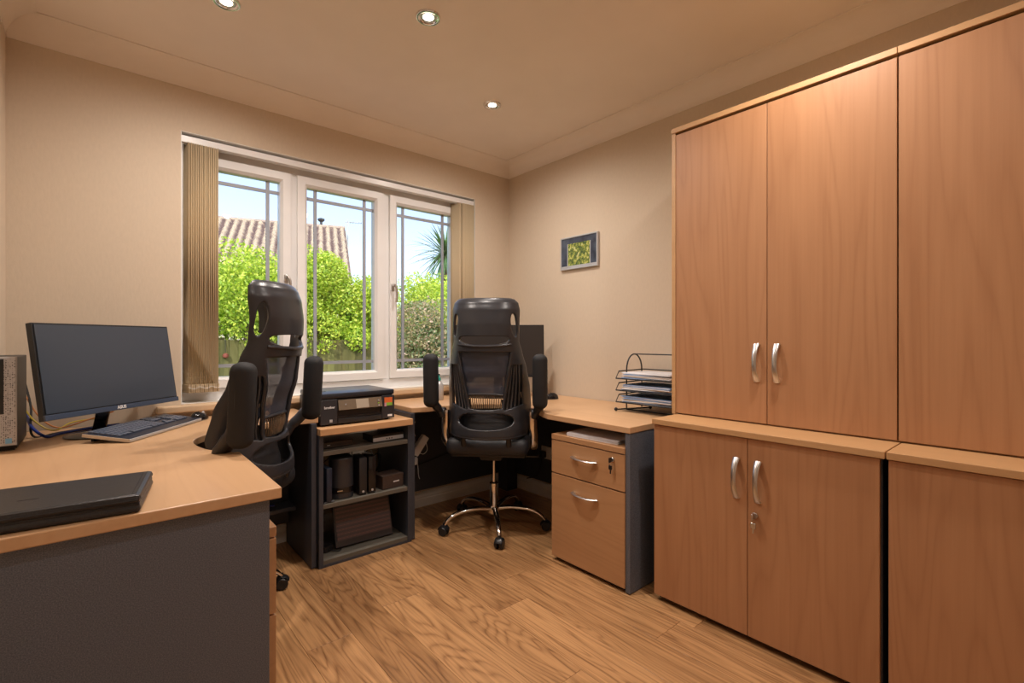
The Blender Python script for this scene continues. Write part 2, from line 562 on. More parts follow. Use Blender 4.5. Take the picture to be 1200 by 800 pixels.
# cove along each wall
def cove(name, p0, p1, inward):
    r = 0.088
    prof = [(0, -0.004), (0.004, -0.004)] + [(r - r * math.cos(a), r * math.sin(a)) for a in [PI / 2 * k / 10 for k in range(1, 11)]] + [(r + 0.010, r), (r + 0.010, r + 0.006), (0, r + 0.006)]
    b = MB()
    d = Vector(inward)
    A, B = Vector(p0), Vector(p1)
    along = (B - A).normalized()
    va, vb = [], []
    for o_, h in prof:
        va.append(b.bm.verts.new(A + d * o_ + along * 0 + Vector((0, 0, h - 0.0))))
        vb.append(b.bm.verts.new(B + d * o_ + Vector((0, 0, h))))
    n = len(prof)
    for k in range(n):
        l = (k + 1) % n
        b.bm.faces.new((va[k], va[l], vb[l], vb[k]))
    b.bm.faces.new(va); b.bm.faces.new(list(reversed(vb)))
    return struct(b.build(name, M['ceiling'], smooth=True, angle=50))
cove('trim_1', (XL, 0, ZK), (0, 0, ZK), (0, -1, 0))
cove('trim_2', (0, YF, ZK), (0, 0, ZK), (-1, 0, 0))
cove('trim_3', (XL, YF, ZK), (XL, 0, ZK), (1, 0, 0))
cove('trim_4', (XL, YF, ZK), (0, YF, ZK), (0, 1, 0))

def skirting(name, pts_a, pts_b, inward):
    prof = [(0, 0), (0.016, 0), (0.016, 0.052), (0.0135, 0.056), (0.0135, 0.062), (0.016, 0.066), (0.014, 0.082), (0.007, 0.094), (0, 0.096)]
    b = MB()
    va = [b.bm.verts.new(Vector(pts_a) + Vector(inward) * q + Vector((0, 0, h))) for q, h in prof]
    vb = [b.bm.verts.new(Vector(pts_b) + Vector(inward) * q + Vector((0, 0, h))) for q, h in prof]
    n = len(prof)
    for k in range(n):
        l = (k + 1) % n
        b.bm.faces.new((va[k], va[l], vb[l], vb[k]))
    b.bm.faces.new(va); b.bm.faces.new(list(reversed(vb)))
    return struct(b.build(name, M['white_paint'], smooth=True, angle=20))
skirting('baseboard_back', (XL, 0, 0), (0, 0, 0), (0, -1, 0))
skirting('baseboard_right', (0, YF, 0), (0, 0, 0), (-1, 0, 0))
skirting('baseboard_left', (XL, YF, 0), (XL, 0, 0), (1, 0, 0))

# ------------------------------------------------------------------ window
win = bpy.data.objects.new('window_1', None); COL.objects.link(win); win['kind'] = 'structure'
win.location = ((WX0 + WX1) / 2, 0.10, 0)
win.location = (0, 0, 0)
FY0, FY1 = 0.085, 0.155
def rect_frame(b, x0, x1, z0, z1, t, y0, y1, chamfer=0.012):
    """mitred frame with a sloped inner bead"""
    o = [(x0, z0), (x1, z0), (x1, z1), (x0, z1)]
    i_ = [(x0 + t, z0 + t), (x1 - t, z0 + t), (x1 - t, z1 - t), (x0 + t, z1 - t)]
    c = [(x0 + t - chamfer, z0 + t - chamfer), (x1 - t + chamfer, z0 + t - chamfer), (x1 - t + chamfer, z1 - t + chamfer), (x0 + t - chamfer, z1 - t + chamfer)]
    def ring(pts, y): return [b.bm.verts.new((x, y, z)) for x, z in pts]
    A, B, C, D, E_ = ring(o, y1), ring(o, y0), ring(c, y0), ring(i_, y0 + chamfer), ring(i_, y1)
    rs = [A, B, C, D, E_, A]
    for p, q in zip(rs[:-1], rs[1:]):
        for k in range(4):
            l = (k + 1) % 4
            b.bm.faces.new((p[k], p[l], q[l], q[k]))
b = MB()
b.box(WX0, WX1, FY0, FY1, 0.80, 0.862)
b.box(WX0, WX1, FY0, FY1, 2.075, WZ1)
b.box(WX0, WX0 + 0.028, FY0, FY1, 0.862, 2.075)
b.box(WX1 - 0.05, WX1, FY0, FY1, 0.862, 2.075)
b.box(-1.590, -1.535, FY0, FY1, 0.862, 2.075)
b.box(-1.010, -0.960, FY0, FY1, 0.862, 2.075)
b.build('window_frame', M['upvc'], win, bevel=0.003)
SASH = [(-2.05, -1.635), (-1.49, -1.065), (-0.91, -0.478)]
GZ0, GZ1 = 0.923, 2.013
for k, (g0, g1) in enumerate(SASH):
    b = MB()
    rect_frame(b, g0 - 0.055, g1 + 0.055, GZ0 - 0.058, GZ1 + 0.058, 0.056, FY0 - 0.016, FY1 - 0.02, 0.014)
    sash = b.build('sash', M['upvc'], win)
    boxpart('pane', M['glass'], sash, g0 - 0.004, g1 + 0.004, 0.108, 0.112, GZ0 - 0.004, GZ1 + 0.004, bevel=0)
    for x in (g0 + 0.057, g1 - 0.060):
        boxpart('lead_strip', M['lead'], sash, x - 0.009, x + 0.009, 0.1055, 0.1145, GZ0, GZ1, bevel=0)
    for z in (GZ1 - 0.058, GZ0 + 0.055):
        boxpart('lead_strip', M['lead'], sash, g0, g1, 0.105, 0.115, z - 0.009, z + 0.009, bevel=0)
for hx, s in ((-1.607, 1), (-0.947, 1)):
    b = MB()
    b.rbox((hx, FY0 - 0.020, 1.465), (0.022, 0.012, 0.050), 0.005)
    b.tube([(hx, FY0 - 0.024, 1.472), (hx, FY0 - 0.048, 1.474)], 0.008, 10)
    b.tube(spline([(hx - 0.004, FY0 - 0.046, 1.480), (hx + 0.010, FY0 - 0.050, 1.455), (hx + 0.014, FY0 - 0.050, 1.410), (hx + 0.010, FY0 - 0.047, 1.365)]), 0.0075, 10)
    b.build('window_handle', M['satin'], win, smooth=True)
# sill board inside, and stone ledge outside
b = MB()
b.box(WX0, WX1, -0.001, FY0, 0.770, 0.800)
b.box(WX0 - 0.10, WX1 + 0.10, -0.055, -0.0005, 0.765, 0.798)
b.build('window_sill', M['sill'], win, bevel=0.006)
b = MB(); b.box(WX0, WX1, FY1, 0.30, 0.760, 0.800)
b.build('window_ledge', M['white_paint'], win, bevel=0.004)
# thin white lining of the opening
b = MB()
b.box(WX0, WX0 + 0.004, 0.002, FY0, 0.80, WZ1)
b.box(WX1 - 0.004, WX1, 0.002, FY0, 0.80, WZ1)
b.box(WX0, WX1, 0.002, FY0, WZ1 - 0.004, WZ1)
b.box(WX0 + 0.004, WX1 - 0.004, 0.002, FY0, 0.7995, 0.803)
b.build('reveal_lining', M['white_paint'], win)

# ------------------------------------------------------------------ recessed ceiling lights
def downlight(x, y, label, share=1.0):
    t = thing('ceiling_light', label, 'ceiling light', (x, y, ZC), 0, 'recessed ceiling spotlights')
    b = MB()
    prof = [(0.034, 0.0), (0.034, -0.003), (0.042, -0.007), (0.049, -0.006), (0.052, 0.0)]
    n = 28
    rings = [[b.bm.verts.new((r * math.cos(2 * PI * k / n), r * math.sin(2 * PI * k / n), h)) for k in range(n)] for r, h in prof]
    for i in range(len(rings)):
        j = (i + 1) % len(rings)
        for k in range(n):
            l = (k + 1) % n
            b.bm.faces.new((rings[i][k], rings[i][l], rings[j][l], rings[j][k]))
    b.build('trim_ring', M['chrome'], t, smooth=True)
    b = MB(); b.lathe([(0.022, -0.001), (0.023, -0.002), (0.019, -0.004), (0.008, -0.005)], 24)
    b.build('lamp_lens', M['lamp'], t, smooth=True)
    b = MB(); b.lathe([(0.036, -0.0002), (0.0365, -0.001)], 24)
    b.build('reflector', M['satin'], t)
    ld = bpy.data.lights.new('lamp_light', 'SPOT')
    ld.energy = LAMP_POWER * share; ld.color = LAMP_COLOR; ld.shadow_soft_size = 0.035
    ld.spot_size = R(168); ld.spot_blend = 1.0
    lo = bpy.data.objects.new('lamp_light', ld); COL.objects.link(lo)
    lo.parent = t; lo.location = (0, 0, -0.012)
downlight(-2.035, -0.668, 'round recessed ceiling spotlight nearest the left wall, above the left desk')
downlight(-1.378, -1.110, 'round chrome recessed ceiling spotlight in the middle of the ceiling')
downlight(-0.710, -0.692, 'smallest looking recessed ceiling spotlight, nearest the corner behind the chair')
downlight(-0.760, -2.250, 'recessed ceiling spotlight in front of the tall cabinets')
downlight(-2.035, -2.250, 'recessed ceiling spotlight near the left wall behind the camera', 0.30)
downlight(-1.378, -2.850, 'recessed ceiling spotlight at the rear of the room behind the camera', 0.30)

# ------------------------------------------------------------------ vertical blind
vb_ = thing('vertical_blind', 'cream vertical blind drawn open to both sides of the window', 'blind', (-1.22, 0.03, 2.12))
b = MB(); b.box(-0.892, 0.892, -0.020, 0.020, -0.022, 0.012)
b.build('headrail', M['upvc'], vb_, bevel=0.003)
def vane(x, ang, w_=0.085):
    b = MB()
    n = 6; z0, z1 = -1.262, -0.024
    lo, hi = [], []
    for k in range(n + 1):
        t_ = k / n - 0.5
        bow = 0.003 * math.cos(t_ * PI)
        lo.append((bow, t_ * w_)); 
    vs_ = [[b.bm.verts.new((p[0], p[1], z)) for p in lo] for z in (z0, z1)]
    for k in range(n):
        b.bm.faces.new((vs_[0][k], vs_[0][k + 1], vs_[1][k + 1], vs_[1][k]))
    o = b.build('vane', M['blind'], vb_, (x, 0, 0), (0, 0, ang), smooth=True)
    sd = o.modifiers.new('solid', 'SOLIDIFY'); sd.thickness = 0.0012
    b = MB(); b.box(-0.003, 0.005, -w_ / 2, w_ / 2, z0 - 0.004, z0 + 0.036)
    b.build('vane_weight', M['blind'], o, bevel=0.001)
    b = MB(); b.box(-0.003, 0.003, -0.006, 0.006, z1 - 0.004, z1 + 0.008)
    b.build('vane_hook', M['white'], o)
for k in range(14):
    vane(-0.868 + k * 0.0094, R(13 + 2 * (k % 2)))
for k in range(10):
    vane(0.868 - k * 0.0100, R(12 + 2 * (k % 2)))
vane(0.745, R(24))
b = MB()
for k in range(3):
    b.tube(spline([(-0.865 + 0.05 * k, -0.046, -1.236), (-0.84 + 0.05 * k, -0.047, -1.246), (-0.815 + 0.05 * k, -0.046, -1.236)], 4), 0.0012, 5)
b.build('bead_chain', M['white'], vb_)
b = MB(); b.tube([(-0.885, -0.024, -0.03), (-0.886, -0.024, -1.0), (-0.888, -0.024, -1.02)], 0.0015, 6)
b.build('pull_cord', M['white'], vb_)

# ================================================================== CABINETS
def bow_handle(parent, base, vertical=True, length=0.148, m=None, out=(-1, 0, 0), wide=0.010):
    """arched metal pull: base is its centre on the door face"""
    b = MB()
    L = length / 2
    pts, rs = [], []
    for k in range(17):
        t_ = -1 + 2 * k / 16
        d = 0.027 * (1 - abs(t_) ** 2.4)
        d = max(d, 0.0) + 0.002
        a = Vector(base) + Vector(out) * d + (Vector((0, 0, t_ * L)) if vertical else Vector((0, -t_ * L, 0)))
        pts.append(a)
        rs.append(0.0085 + 0.0045 * abs(t_) ** 2)
    b.tube(pts, rs, 10, flat=(1.0, 0.42) if not vertical else (1.0, 0.42))
    return b.build('handle', m or M['satin'], parent, smooth=True)

def lock(parent, base, m_key, hang=0.045):
    b = MB()
    x, y, z = base
    b.lathe([(0.010, -0.002), (0.0105, -0.006), (0.009, -0.008)], 16, (x, y, z), 'x')
    l_ = b.build('lock', M['satin'], parent, smooth=True)
    b = MB()
    b.box(x - 0.022, x - 0.006, y - 0.0015, y + 0.0015, z - 0.007, z + 0.007)
    b.rbox((x - 0.020, y, z), (0.018, 0.006, 0.022), 0.0025)
    b.build('key', m_key, l_)
    b = MB()
    b.tube(spline([(x - 0.022, y, z - 0.008), (x - 0.021, y + 0.004, z - 0.018), (x - 0.019, y, z - 0.024)], 4), 0.0012, 6)
    b.rbox((x - 0.016, y + 0.001, z - 0.034), (0.006, 0.018, 0.020), 0.0025)
    b.box(x - 0.0165, x - 0.0145, y - 0.002, y + 0.004, z - 0.062, z - 0.040)
    b.build('spare_key', m_key, l_)

# ---- low cupboards
def low_cupboard(y0, y1, seam, label, doors_lr, lock_on=None):
    t = thing('low_cupboard', label, 'cupboard', (0, 0, 0), 0)
    boxpart('top', M['edge_wood'], t, -0.612, -0.006, y1 + 0.0008, y0 - 0.0008, 0.757, 0.780, 0.002)
    b = MB()
    b.box(-0.582, -0.01, y1 + 0.012, y1 + 0.030, 0.03, 0.757)
    b.box(-0.582, -0.01, y0 - 0.020, y0 - 0.002, 0.03, 0.757)
    b.box(-0.02, -0.01, y1 + 0.030, y0 - 0.020, 0.03, 0.757)
    b.box(-0.582, -0.02, y1 + 0.030, y0 - 0.020, 0.03, 0.048)
    b.build('body', M['dark_board'], t)  # wooden carcass coloured graphite: shade of the gap between cupboards painted in
    boxpart('plinth', M['black'], t, -0.560, -0.012, y1 + 0.014, y0 - 0.006, 0.0, 0.03, 0)
    da = (seam + 0.0012, y0 - 0.004); db = (y1 + 0.016, seam - 0.0012)
    for (q0, q1), hy in ((da, seam + 0.040), (db, seam - 0.038)):
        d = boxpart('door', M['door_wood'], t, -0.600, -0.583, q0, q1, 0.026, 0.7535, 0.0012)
        bow_handle(d, (-0.600, hy, 0.602))
        if lock_on and hy < seam:
            lock(d, (-0.600, seam - 0.028, 0.478), M['satin'])
    return t
low_cupboard(-1.675, -2.486, -2.073, 'low beech two-door cupboard beside the grey desk panel, key hanging in its lock', None, True)
low_cupboard(-2.488, -3.30, -2.894, 'low beech cupboard at the right edge of the photo, nearest the camera', None, False)

# ---- tall upper cupboards standing on the low ones
def high_cupboard(y0, y1, seam, label, strip=0.0195):
    t = thing('upper_cupboard', label, 'cupboard', (0, 0, 0.78), 0)
    Z1 = 2.083 - 0.78
    boxpart('top', M['edge_wood'], t, -0.424, -0.006, y1, y0, Z1 - 0.022, Z1, 0.0015)
    b = MB()
    b.box(-0.420 if strip > 0.01 else -0.400, -0.01, y0 - 0.018, y0 - 0.0005, 0.0, Z1 - 0.022)
    b.box(-0.400, -0.01, y1 + 0.0005, y1 + 0.018, 0.0, Z1 - 0.022)
    b.box(-0.02, -0.01, y1 + 0.018, y0 - 0.018, 0.0, Z1 - 0.022)
    b.box(-0.400, -0.02, y1 + 0.018, y0 - 0.018, 0.0, 0.018)
    b.build('body', M['edge_wood'], t)
    for q0, q1, hy in ((seam + 0.0014, y0 - strip, seam + 0.039), (y1 + 0.0014, seam - 0.0014, seam - 0.037)):
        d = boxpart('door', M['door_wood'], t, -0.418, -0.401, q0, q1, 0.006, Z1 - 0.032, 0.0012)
        bow_handle(d, (-0.418, hy, 1.027 - 0.78))
    return t
high_cupboard(-1.655, -2.479, -2.070, 'tall beech upper cupboard with both arched handles in view, standing on the low cupboard')
high_cupboard(-2.481, -3.30, -2.889, 'tall beech upper cupboard cut by the right edge of the photo', 0.0012)

# ================================================================== DESKS
DZ = 0.735
def arc_pts(side):
    """front edge of the curved desk, written for the left one"""
    pts = spline([(-2.075, -0.985, 0), (-2.108, -0.925, 0), (-2.135, -0.860, 0), (-2.150, -0.760, 0), (-2.143, -0.670, 0), (-2.105, -0.590, 0), (-2.03, -0.520, 0), (-1.93, -0.465, 0), (-1.80, -0.430, 0), (-1.70, -0.422, 0)], 4)
    return [(p.x, p.y) for p in pts]

def desk(name_label, poly, base_xy, panels, modesty, post, extra=None):
    t = thing('corner_desk', name_label, 'desk', (base_xy[0], base_xy[1], 0))
    ox, oy = base_xy
    b = MB(); b.prism([(x - ox, y - oy) for x, y in poly], DZ - 0.028, DZ)
    b.build('desktop', M['desk_wood'], t, bevel=0.003)
    for (m, x0, x1, y0, y1) in panels:
        b = MB(); b.box(x0 - ox, x1 - ox, y0 - oy, y1 - oy, 0.004, DZ - 0.028)
        b.build('end_panel', M[m], t, bevel=0.0015)
    for (x0, x1, y0, y1) in modesty:
        b = MB(); b.box(x0 - ox, x1 - ox, y0 - oy, y1 - oy, 0.125, DZ - 0.028)
        b.build('back_panel', M['dark_board'], t, bevel=0.001)
    x0, x1, y0, y1 = post
    b = MB(); b.box(x0 - ox, x1 - ox, y0 - oy, y1 - oy, 0.0, DZ - 0.028)
    b.build('corner_post', M['dark_board'], t)
    return t
PL_ = [(XL + 0.004, -1.515), (-2.056, -1.515), (-2.052, -1.0)] + arc_pts(0) + [(-1.592, -0.420), (-1.592, -0.022), (XL + 0.004, -0.022)]
left_desk = desk('left corner desk with curved beech top, holding the monitor, keyboard and laptop case', PL_, (-2.4, -0.6),
     [('grey_board', -2.70, -2.082, -1.500, -1.474), ('dark_board', -1.634, -1.609, -0.445, -0.03)],
     [(-2.64, -1.634, -0.075, -0.055), (-2.69, -2.67, -1.47, -0.10)], (-2.69, -2.62, -0.12, -0.05))
b = MB(); b.box(-2.60 + 2.4, -1.634 + 2.4, -0.20 + 0.6, -0.078 + 0.6, 0.225, 0.245)
b.build('cable_tray', M['dark_board'], left_desk, bevel=0.002)
mir = [(-2.71 - x, y - 0.012) for x, y in arc_pts(0)]
PR_ = [(-0.004, -1.597), (-0.660, -1.597), (-0.660, -1.086)] + [(x, y - 0.03) for x, y in mir] + [(-1.086, -0.436), (-1.086, -0.022), (-0.004, -0.022)]
right_desk = desk('right corner desk with curved beech top, under the framed picture', PR_, (-0.4, -0.6),
     [('grey_board', -0.655, -0.02, -1.594, -1.568), ('dark_board', -1.100, -1.075, -0.455, -0.03)],
     [(-1.075, -0.10, -0.055, -0.035), (-0.055, -0.035, -1.56, -0.10)], (-0.13, -0.03, -0.13, -0.03))

# ---- pedestals
def pedestal(label, depth, width, ztop, zsplit, handles, loc, rz, ped_lock):
    """front faces local -X, width along local Y (0 .. -width)"""
    t = thing('drawer_pedestal', label, 'drawer unit', loc, rz)
    boxpart('top', M['drawer_wood'], t, 0.0, depth, -width, 0, ztop - 0.026, ztop, 0.0015)
    b = MB(); b.box(0.020, depth - 0.002, -width + 0.002, -0.002, 0.035, ztop - 0.027)
    b.build('body', M['drawer_wood'], t)
    boxpart('plinth', M['black'], t, 0.03, depth - 0.01, -width + 0.01, -0.01, 0.0, 0.035, 0)
    d1 = boxpart('drawer_front', M['drawer_wood'], t, 0.001, 0.019, -width, 0, zsplit + 0.003, ztop - 0.031, 0.0012)
    d2 = boxpart('drawer_front', M['drawer_wood'], t, 0.001, 0.019, -width, 0, 0.022, zsplit - 0.003, 0.0012)
    if handles:
        bow_handle(d1, (0.001, -0.218, 0.547), False, 0.150)
        bow_handle(d2, (0.001, -0.222, zsplit - 0.070), False, 0.150)
    if ped_lock:
        lock(d1, (0.001, -0.385, 0.580), M['black'])
    return t
pedestal('beech two-drawer pedestal under the right desk with a black key in its lock', 0.54, 0.448, 0.640, 0.444, True, (-0.664, -1.122, 0), 0, True)
pedestal('beech pedestal beneath the left desk, only its drawer edge showing', 0.56, 0.42, 0.618, 0.384, False, (-2.056, -1.465, 0), PI, False)

# ================================================================== SHELF UNIT and what is on it
UX0, UX1, UY0, UY1 = -1.606, -1.103, -0.468, -0.10
su = thing('shelf_unit', 'dark grey open shelf unit with a beech top, under the printer', 'shelf unit', ((UX0 + UX1) / 2, -0.28, 0))
def sub(name, m, x0, x1, y0, y1, z0, z1, bev=0.0015):
    b = MB(); b.box(x0 - (UX0 + UX1) / 2, x1 - (UX0 + UX1) / 2, y0 + 0.28, y1 + 0.28, z0, z1)
    return b.build(name, M[m], su, bevel=bev)
sub('side_panel', 'dark_board', UX0, UX0 + 0.022, UY0, UY1, 0, 0.650)
sub('side_panel', 'dark_board', UX1 - 0.022, UX1, UY0, UY1, 0, 0.650)
sub('top', 'unit_wood', UX0 - 0.0, UX1 + 0.0, UY0 - 0.018, UY1, 0.650, 0.683, 0.002)
sub('shelf', 'shelf_board', UX0 + 0.022, UX1 - 0.022, UY0 + 0.004, UY1, 0.546, 0.568)
sub('shelf', 'shelf_board', UX0 + 0.022, UX1 - 0.022, UY0 + 0.004, UY1, 0.286, 0.308)
sub('shelf', 'shelf_board', UX0 + 0.022, UX1 - 0.022, UY0 + 0.004, UY1, 0.012, 0.034)
sub('kickboard', 'dark_board', UX0 + 0.022, UX1 - 0.022, UY0 + 0.001, UY0 + 0.016, 0.0, 0.012, 0)

# printer
pr = thing('printer', 'black inkjet printer with bronze control panel and lid, on the shelf unit', 'printer', (-1.385, -0.27, 0.683))
b = MB(); b.rbox((0, 0.015, 0.075), (0.400, 0.320, 0.125), 0.008, 2)
b.build('body', M['black_soft'], pr, smooth=True, angle=30)
b = MB(); b.rbox((0, 0.006, 0.151), (0.396, 0.330, 0.026), 0.006, 2)
lid = b.build('lid', mat('smooth_black_lid', (0.02, 0.024, 0.032), 0.28), pr, smooth=True, angle=30)
b = MB(); b.rbox((-0.145, -0.045, 0.1645), (0.020, 0.010, 0.003), 0.0012, 1); b.build('lid_recess', M['black'], lid)
for x0, x1 in ((-0.199, -0.115), (0.125, 0.199)):
    b = MB(); b.box(x0, x1, -0.158, -0.140, 0.010, 0.134); b.build('front_cheek', M['shell'], pr, bevel=0.002)
b = MB(); b.extr([(-0.112, -0.158, 0.128), (-0.112, -0.172, 0.078), (-0.112, -0.160, 0.076), (-0.112, -0.146, 0.128)], (0.235, 0, 0))
cp = b.build('control_panel', M['bronze'], pr, bevel=0.001)
b = MB(); b.extr([(-0.020, -0.1592, 0.1255), (-0.020, -0.1715, 0.0815), (-0.020, -0.1695, 0.0815), (-0.020, -0.157, 0.1255)], (0.068, 0, 0))
b.build('display', M['lcd'], cp)
for k, (x, z) in enumerate(((0.102, 0.112), (0.102, 0.098), (0.102, 0.086))):
    b = MB(); b.lathe([(0.0038, -0.171 if z < 0.09 else -0.165), (0.003, -0.174 if z < 0.09 else -0.1705)], 10, (x, 0, z), 'y'); b.build('button', M['silver'] if k != 1 else M['green_label'], cp)
b = MB(); b.lathe([(0.004, -0.165), (0.003, -0.1675)], 10, (-0.075, 0, 0.104), 'y'); b.build('button', M['silver'], cp)
b = MB(); b.box(-0.112, 0.122, -0.157, -0.10, 0.036, 0.044); b.box(-0.112, 0.122, -0.1475, -0.145, 0.044, 0.078)
b.build('output_slot', M['black'], pr)
b = MB(); b.box(-0.112, 0.122, -0.160, -0.10, 0.009, 0.033)
b.box(-0.030, 0.045, -0.163, -0.158, 0.012, 0.026)
b.build('paper_drawer', M['black_soft'], pr, bevel=0.0015)
for x, y in ((-0.17, -0.12), (0.17, -0.12), (-0.17, 0.15), (0.17, 0.15)):
    b = MB(); b.lathe([(0.012, 0.0), (0.012, 0.013)], 12, (x, y, 0)); b.build('foot', M['black'], pr)
text('lettering', 'brother', 0.017, M['print_white'], pr, (-0.182, -0.1584, 0.094), (PI / 2, 0, 0), bold=0.0006)
b = MB(); b.box(0.140, 0.186, -0.1592, -0.1578, 0.094, 0.122); b.build('orange_label', M['orange_label'], pr)
b = MB(); b.box(0.152, 0.186, -0.1592, -0.1578, 0.078, 0.094); b.build('green_label', M['green_label'], pr)
b = MB(); b.box(0.140, 0.152, -0.1592, -0.1578, 0.074, 0.094); b.build('pink_label', M['pink_label'], pr)
b = MB(); b.rbox((0.172, -0.1584, 0.024), (0.026, 0.001, 0.011), 0.0004, 1); b.build('silver_badge', M['white'], pr)
b = MB(); b.rbox((-0.148, -0.1584, 0.026), (0.014, 0.001, 0.014), 0.0004, 1); b.build('silver_badge', M['silver'], pr)
b = MB(); b.box(-0.2015, -0.1995, -0.06, -0.02, 0.045, 0.10); b.build('side_port', M['shell'], pr)

# devices
def device(name, label, cat, loc, rz=0, group=None): return thing(name, label, cat, loc, rz, group)
d = device('network_switch', 'black network box with an outlined front, left on the top shelf', 'network box', (-1.495, -0.36, 0.568), R(2))
b = MB(); b.rbox((0, 0, 0.019), (0.165, 0.11, 0.032), 0.003, 1); b.build('casing', M['black'], d)
b = MB()
for (x0, x1, z0, z1) in ((-0.070, 0.072, 0.026, 0.0272), (-0.070, 0.072, 0.010, 0.0112), (-0.070, -0.0688, 0.010, 0.027), (0.0708, 0.072, 0.010, 0.027)):
    b.box(x0, x1, -0.0562, -0.0550, z0, z1)
b.build('outline_trim', M['bronze'], d)
b = MB(); b.box(-0.055, -0.040, -0.0562, -0.0550, 0.017, 0.020); b.build('front_mark', M['silver'], d)
for x in (-0.06, 0.06):
    b = MB(); b.lathe([(0.006, 0), (0.006, 0.004)], 10, (x, 0, 0)); b.build('foot', M['black'], d)
d = device('router', 'flat black box with a silver front, right on the top shelf', 'router', (-1.225, -0.37, 0.568), R(3))
b = MB(); b.rbox((0, 0, 0.022), (0.185, 0.12, 0.036), 0.003, 1); b.build('casing', M['black'], d)
b = MB(); b.rbox((0, -0.061, 0.015), (0.182, 0.003, 0.020), 0.001, 1); fp = b.build('front_panel', M['silver'], d)
for x in (-0.012, 0.004, 0.018):
    b = MB(); b.box(x - 0.003, x + 0.003, -0.0635, -0.0620, 0.012, 0.018); b.build('port', M['black'], fp)
for x in (-0.07, 0.07):
    b = MB(); b.lathe([(0.006, 0), (0.006, 0.005)], 10, (x, 0, 0)); b.build('foot', M['black'], d)

# middle shelf
d = device('modem', 'upright slim blue-black modem at the left end of the middle shelf', 'modem', (-1.552, -0.405, 0.308), R(0))
b = MB(); b.rbox((0, 0, 0.090), (0.030, 0.11, 0.168), 0.007, 2); b.build('casing', mat('blue_black_plastic', (0.02, 0.028, 0.05), 0.35), d, smooth=True, angle=30)
b = MB(); b.rbox((0, -0.002, 0.004), (0.055, 0.10, 0.008), 0.003, 1); b.build('stand', M['black'], d)
d = device('speaker', 'round-cornered charcoal tower with a gloss band low on its front, middle shelf', 'speaker', (-1.462, -0.375, 0.308), R(-6))
b = MB()
def stadium(w_, d_, r, n=6):
    pts = []
    for cx, cy, a0 in ((w_ / 2 - r, d_ / 2 - r, 0), (-w_ / 2 + r, d_ / 2 - r, 90), (-w_ / 2 + r, -d_ / 2 + r, 180), (w_ / 2 - r, -d_ / 2 + r, 270)):
        for k in range(n + 1):
            a = R(a0 + 90 * k / n); pts.append((cx + r * math.cos(a), cy + r * math.sin(a)))
    return pts
b.prism(stadium(0.112, 0.13, 0.045), 0.0, 0.205)
b.build('casing', M['shell'], d, smooth=True, bevel=0.004, angle=40)
b = MB(); b.prism(stadium(0.1135, 0.1315, 0.0455), 0.030, 0.058)
b.build('gloss_band', M['black_gloss'], d, smooth=True)
b = MB(); b.box(-0.036, -0.010, -0.0672, -0.0650, 0.041, 0.046); b.build('front_mark', M['satin'], d)
b = MB(); b.prism(stadium(0.095, 0.11, 0.038), 0.205, 0.208); b.build('top_grille', M['black'], d)
for k, (x, lb) in enumerate(((-1.368, 'upright black external drive beside the charcoal tower, middle shelf'), (-1.318, 'upright black external drive nearest the brown box, middle shelf'))):
    d = device('external_drive', lb, 'external drive', (x, -0.39, 0.308), R(-5), 'upright external drives')
    b = MB(); b.rbox((0, 0, 0.101), (0.042, 0.118, 0.190), 0.006, 2); b.build('casing', M['black_gloss'] if k else M['black_soft'], d, smooth=True, angle=30)
    b = MB(); b.lathe([(0.006, -0.059), (0.006, -0.0605)], 14, (0, 0, 0.020), 'y'); b.build('power_button', M['silver'], d)
    b = MB(); b.box(-0.018, 0.018, -0.05, 0.05, 0.0, 0.006); b.build('foot', M['black'], d)
d = device('small_box', 'small dark brown box with a white mark at the right end of the middle shelf', 'box', (-1.200, -0.385, 0.308), R(4))
b = MB(); b.rbox((0, 0, 0.036), (0.128, 0.10, 0.072), 0.003, 1); b.build('box_body', M['brown_box'], d)
b = MB(); b.box(-0.0645, 0.0645, -0.0505, 0.0505, 0.060, 0.073); b.build('box_lid', M['brown_box'], d, bevel=0.001)
b = MB(); b.rbox((0.018, -0.0512, 0.035), (0.036, 0.001, 0.007), 0.0004, 1); b.build('front_mark', M['print_white'], d)

# bottom shelf
lp = thing('laptop', 'closed dark laptop with a dotted red-brown lid, leaning on the bottom shelf', 'laptop', (-1.335, -0.385, 0.0355), R(-2))
rt = Matrix.Rotation(R(-16), 3, 'X')
b = MB(); b.obox((0.0, 0.030, 0.108), (0.315, 0.016, 0.215), rt); b.build('laptop_lid', M['shell'], lp, bevel=0.004)
dm = mat('dotted_lid', (0.07, 0.04, 0.04), 0.35)
t_, p_ = nodes(dm)
v_ = coords(t_, (1, 1, 1), False)
vo = N(t_, 'ShaderNodeTexVoronoi'); vo.inputs['Scale'].default_value = 170; vo.inputs['Randomness'].default_value = 0.0
t_.links.new(v_, vo.inputs['Vector'])
t_.links.new(ramp(t_, vo.outputs['Distance'], [(0.2, (0.22, 0.10, 0.09)), (0.45, (0.06, 0.05, 0.055))]), p_.inputs['Base Color'])
b = MB(); b.obox((0.0, 0.0205, 0.118), (0.295, 0.002, 0.165), rt); b.build('dotted_panel', dm, lp)
d = device('power_adapter', 'black power adapter lying at the left of the bottom shelf', 'power adapter', (-1.545, -0.33, 0.034), R(20))
b = MB(); b.rbox((0, 0, 0.016), (0.055, 0.11, 0.030), 0.005, 2); b.build('casing', M['black'], d, smooth=True, angle=30)
b = MB(); b.tube(spline([(0.0, -0.055, 0.012), (0.02, -0.09, 0.006), (0.05, -0.085, 0.005), (0.06, -0.04, 0.006)]), 0.0025, 6); b.build('lead', M['black'], d)

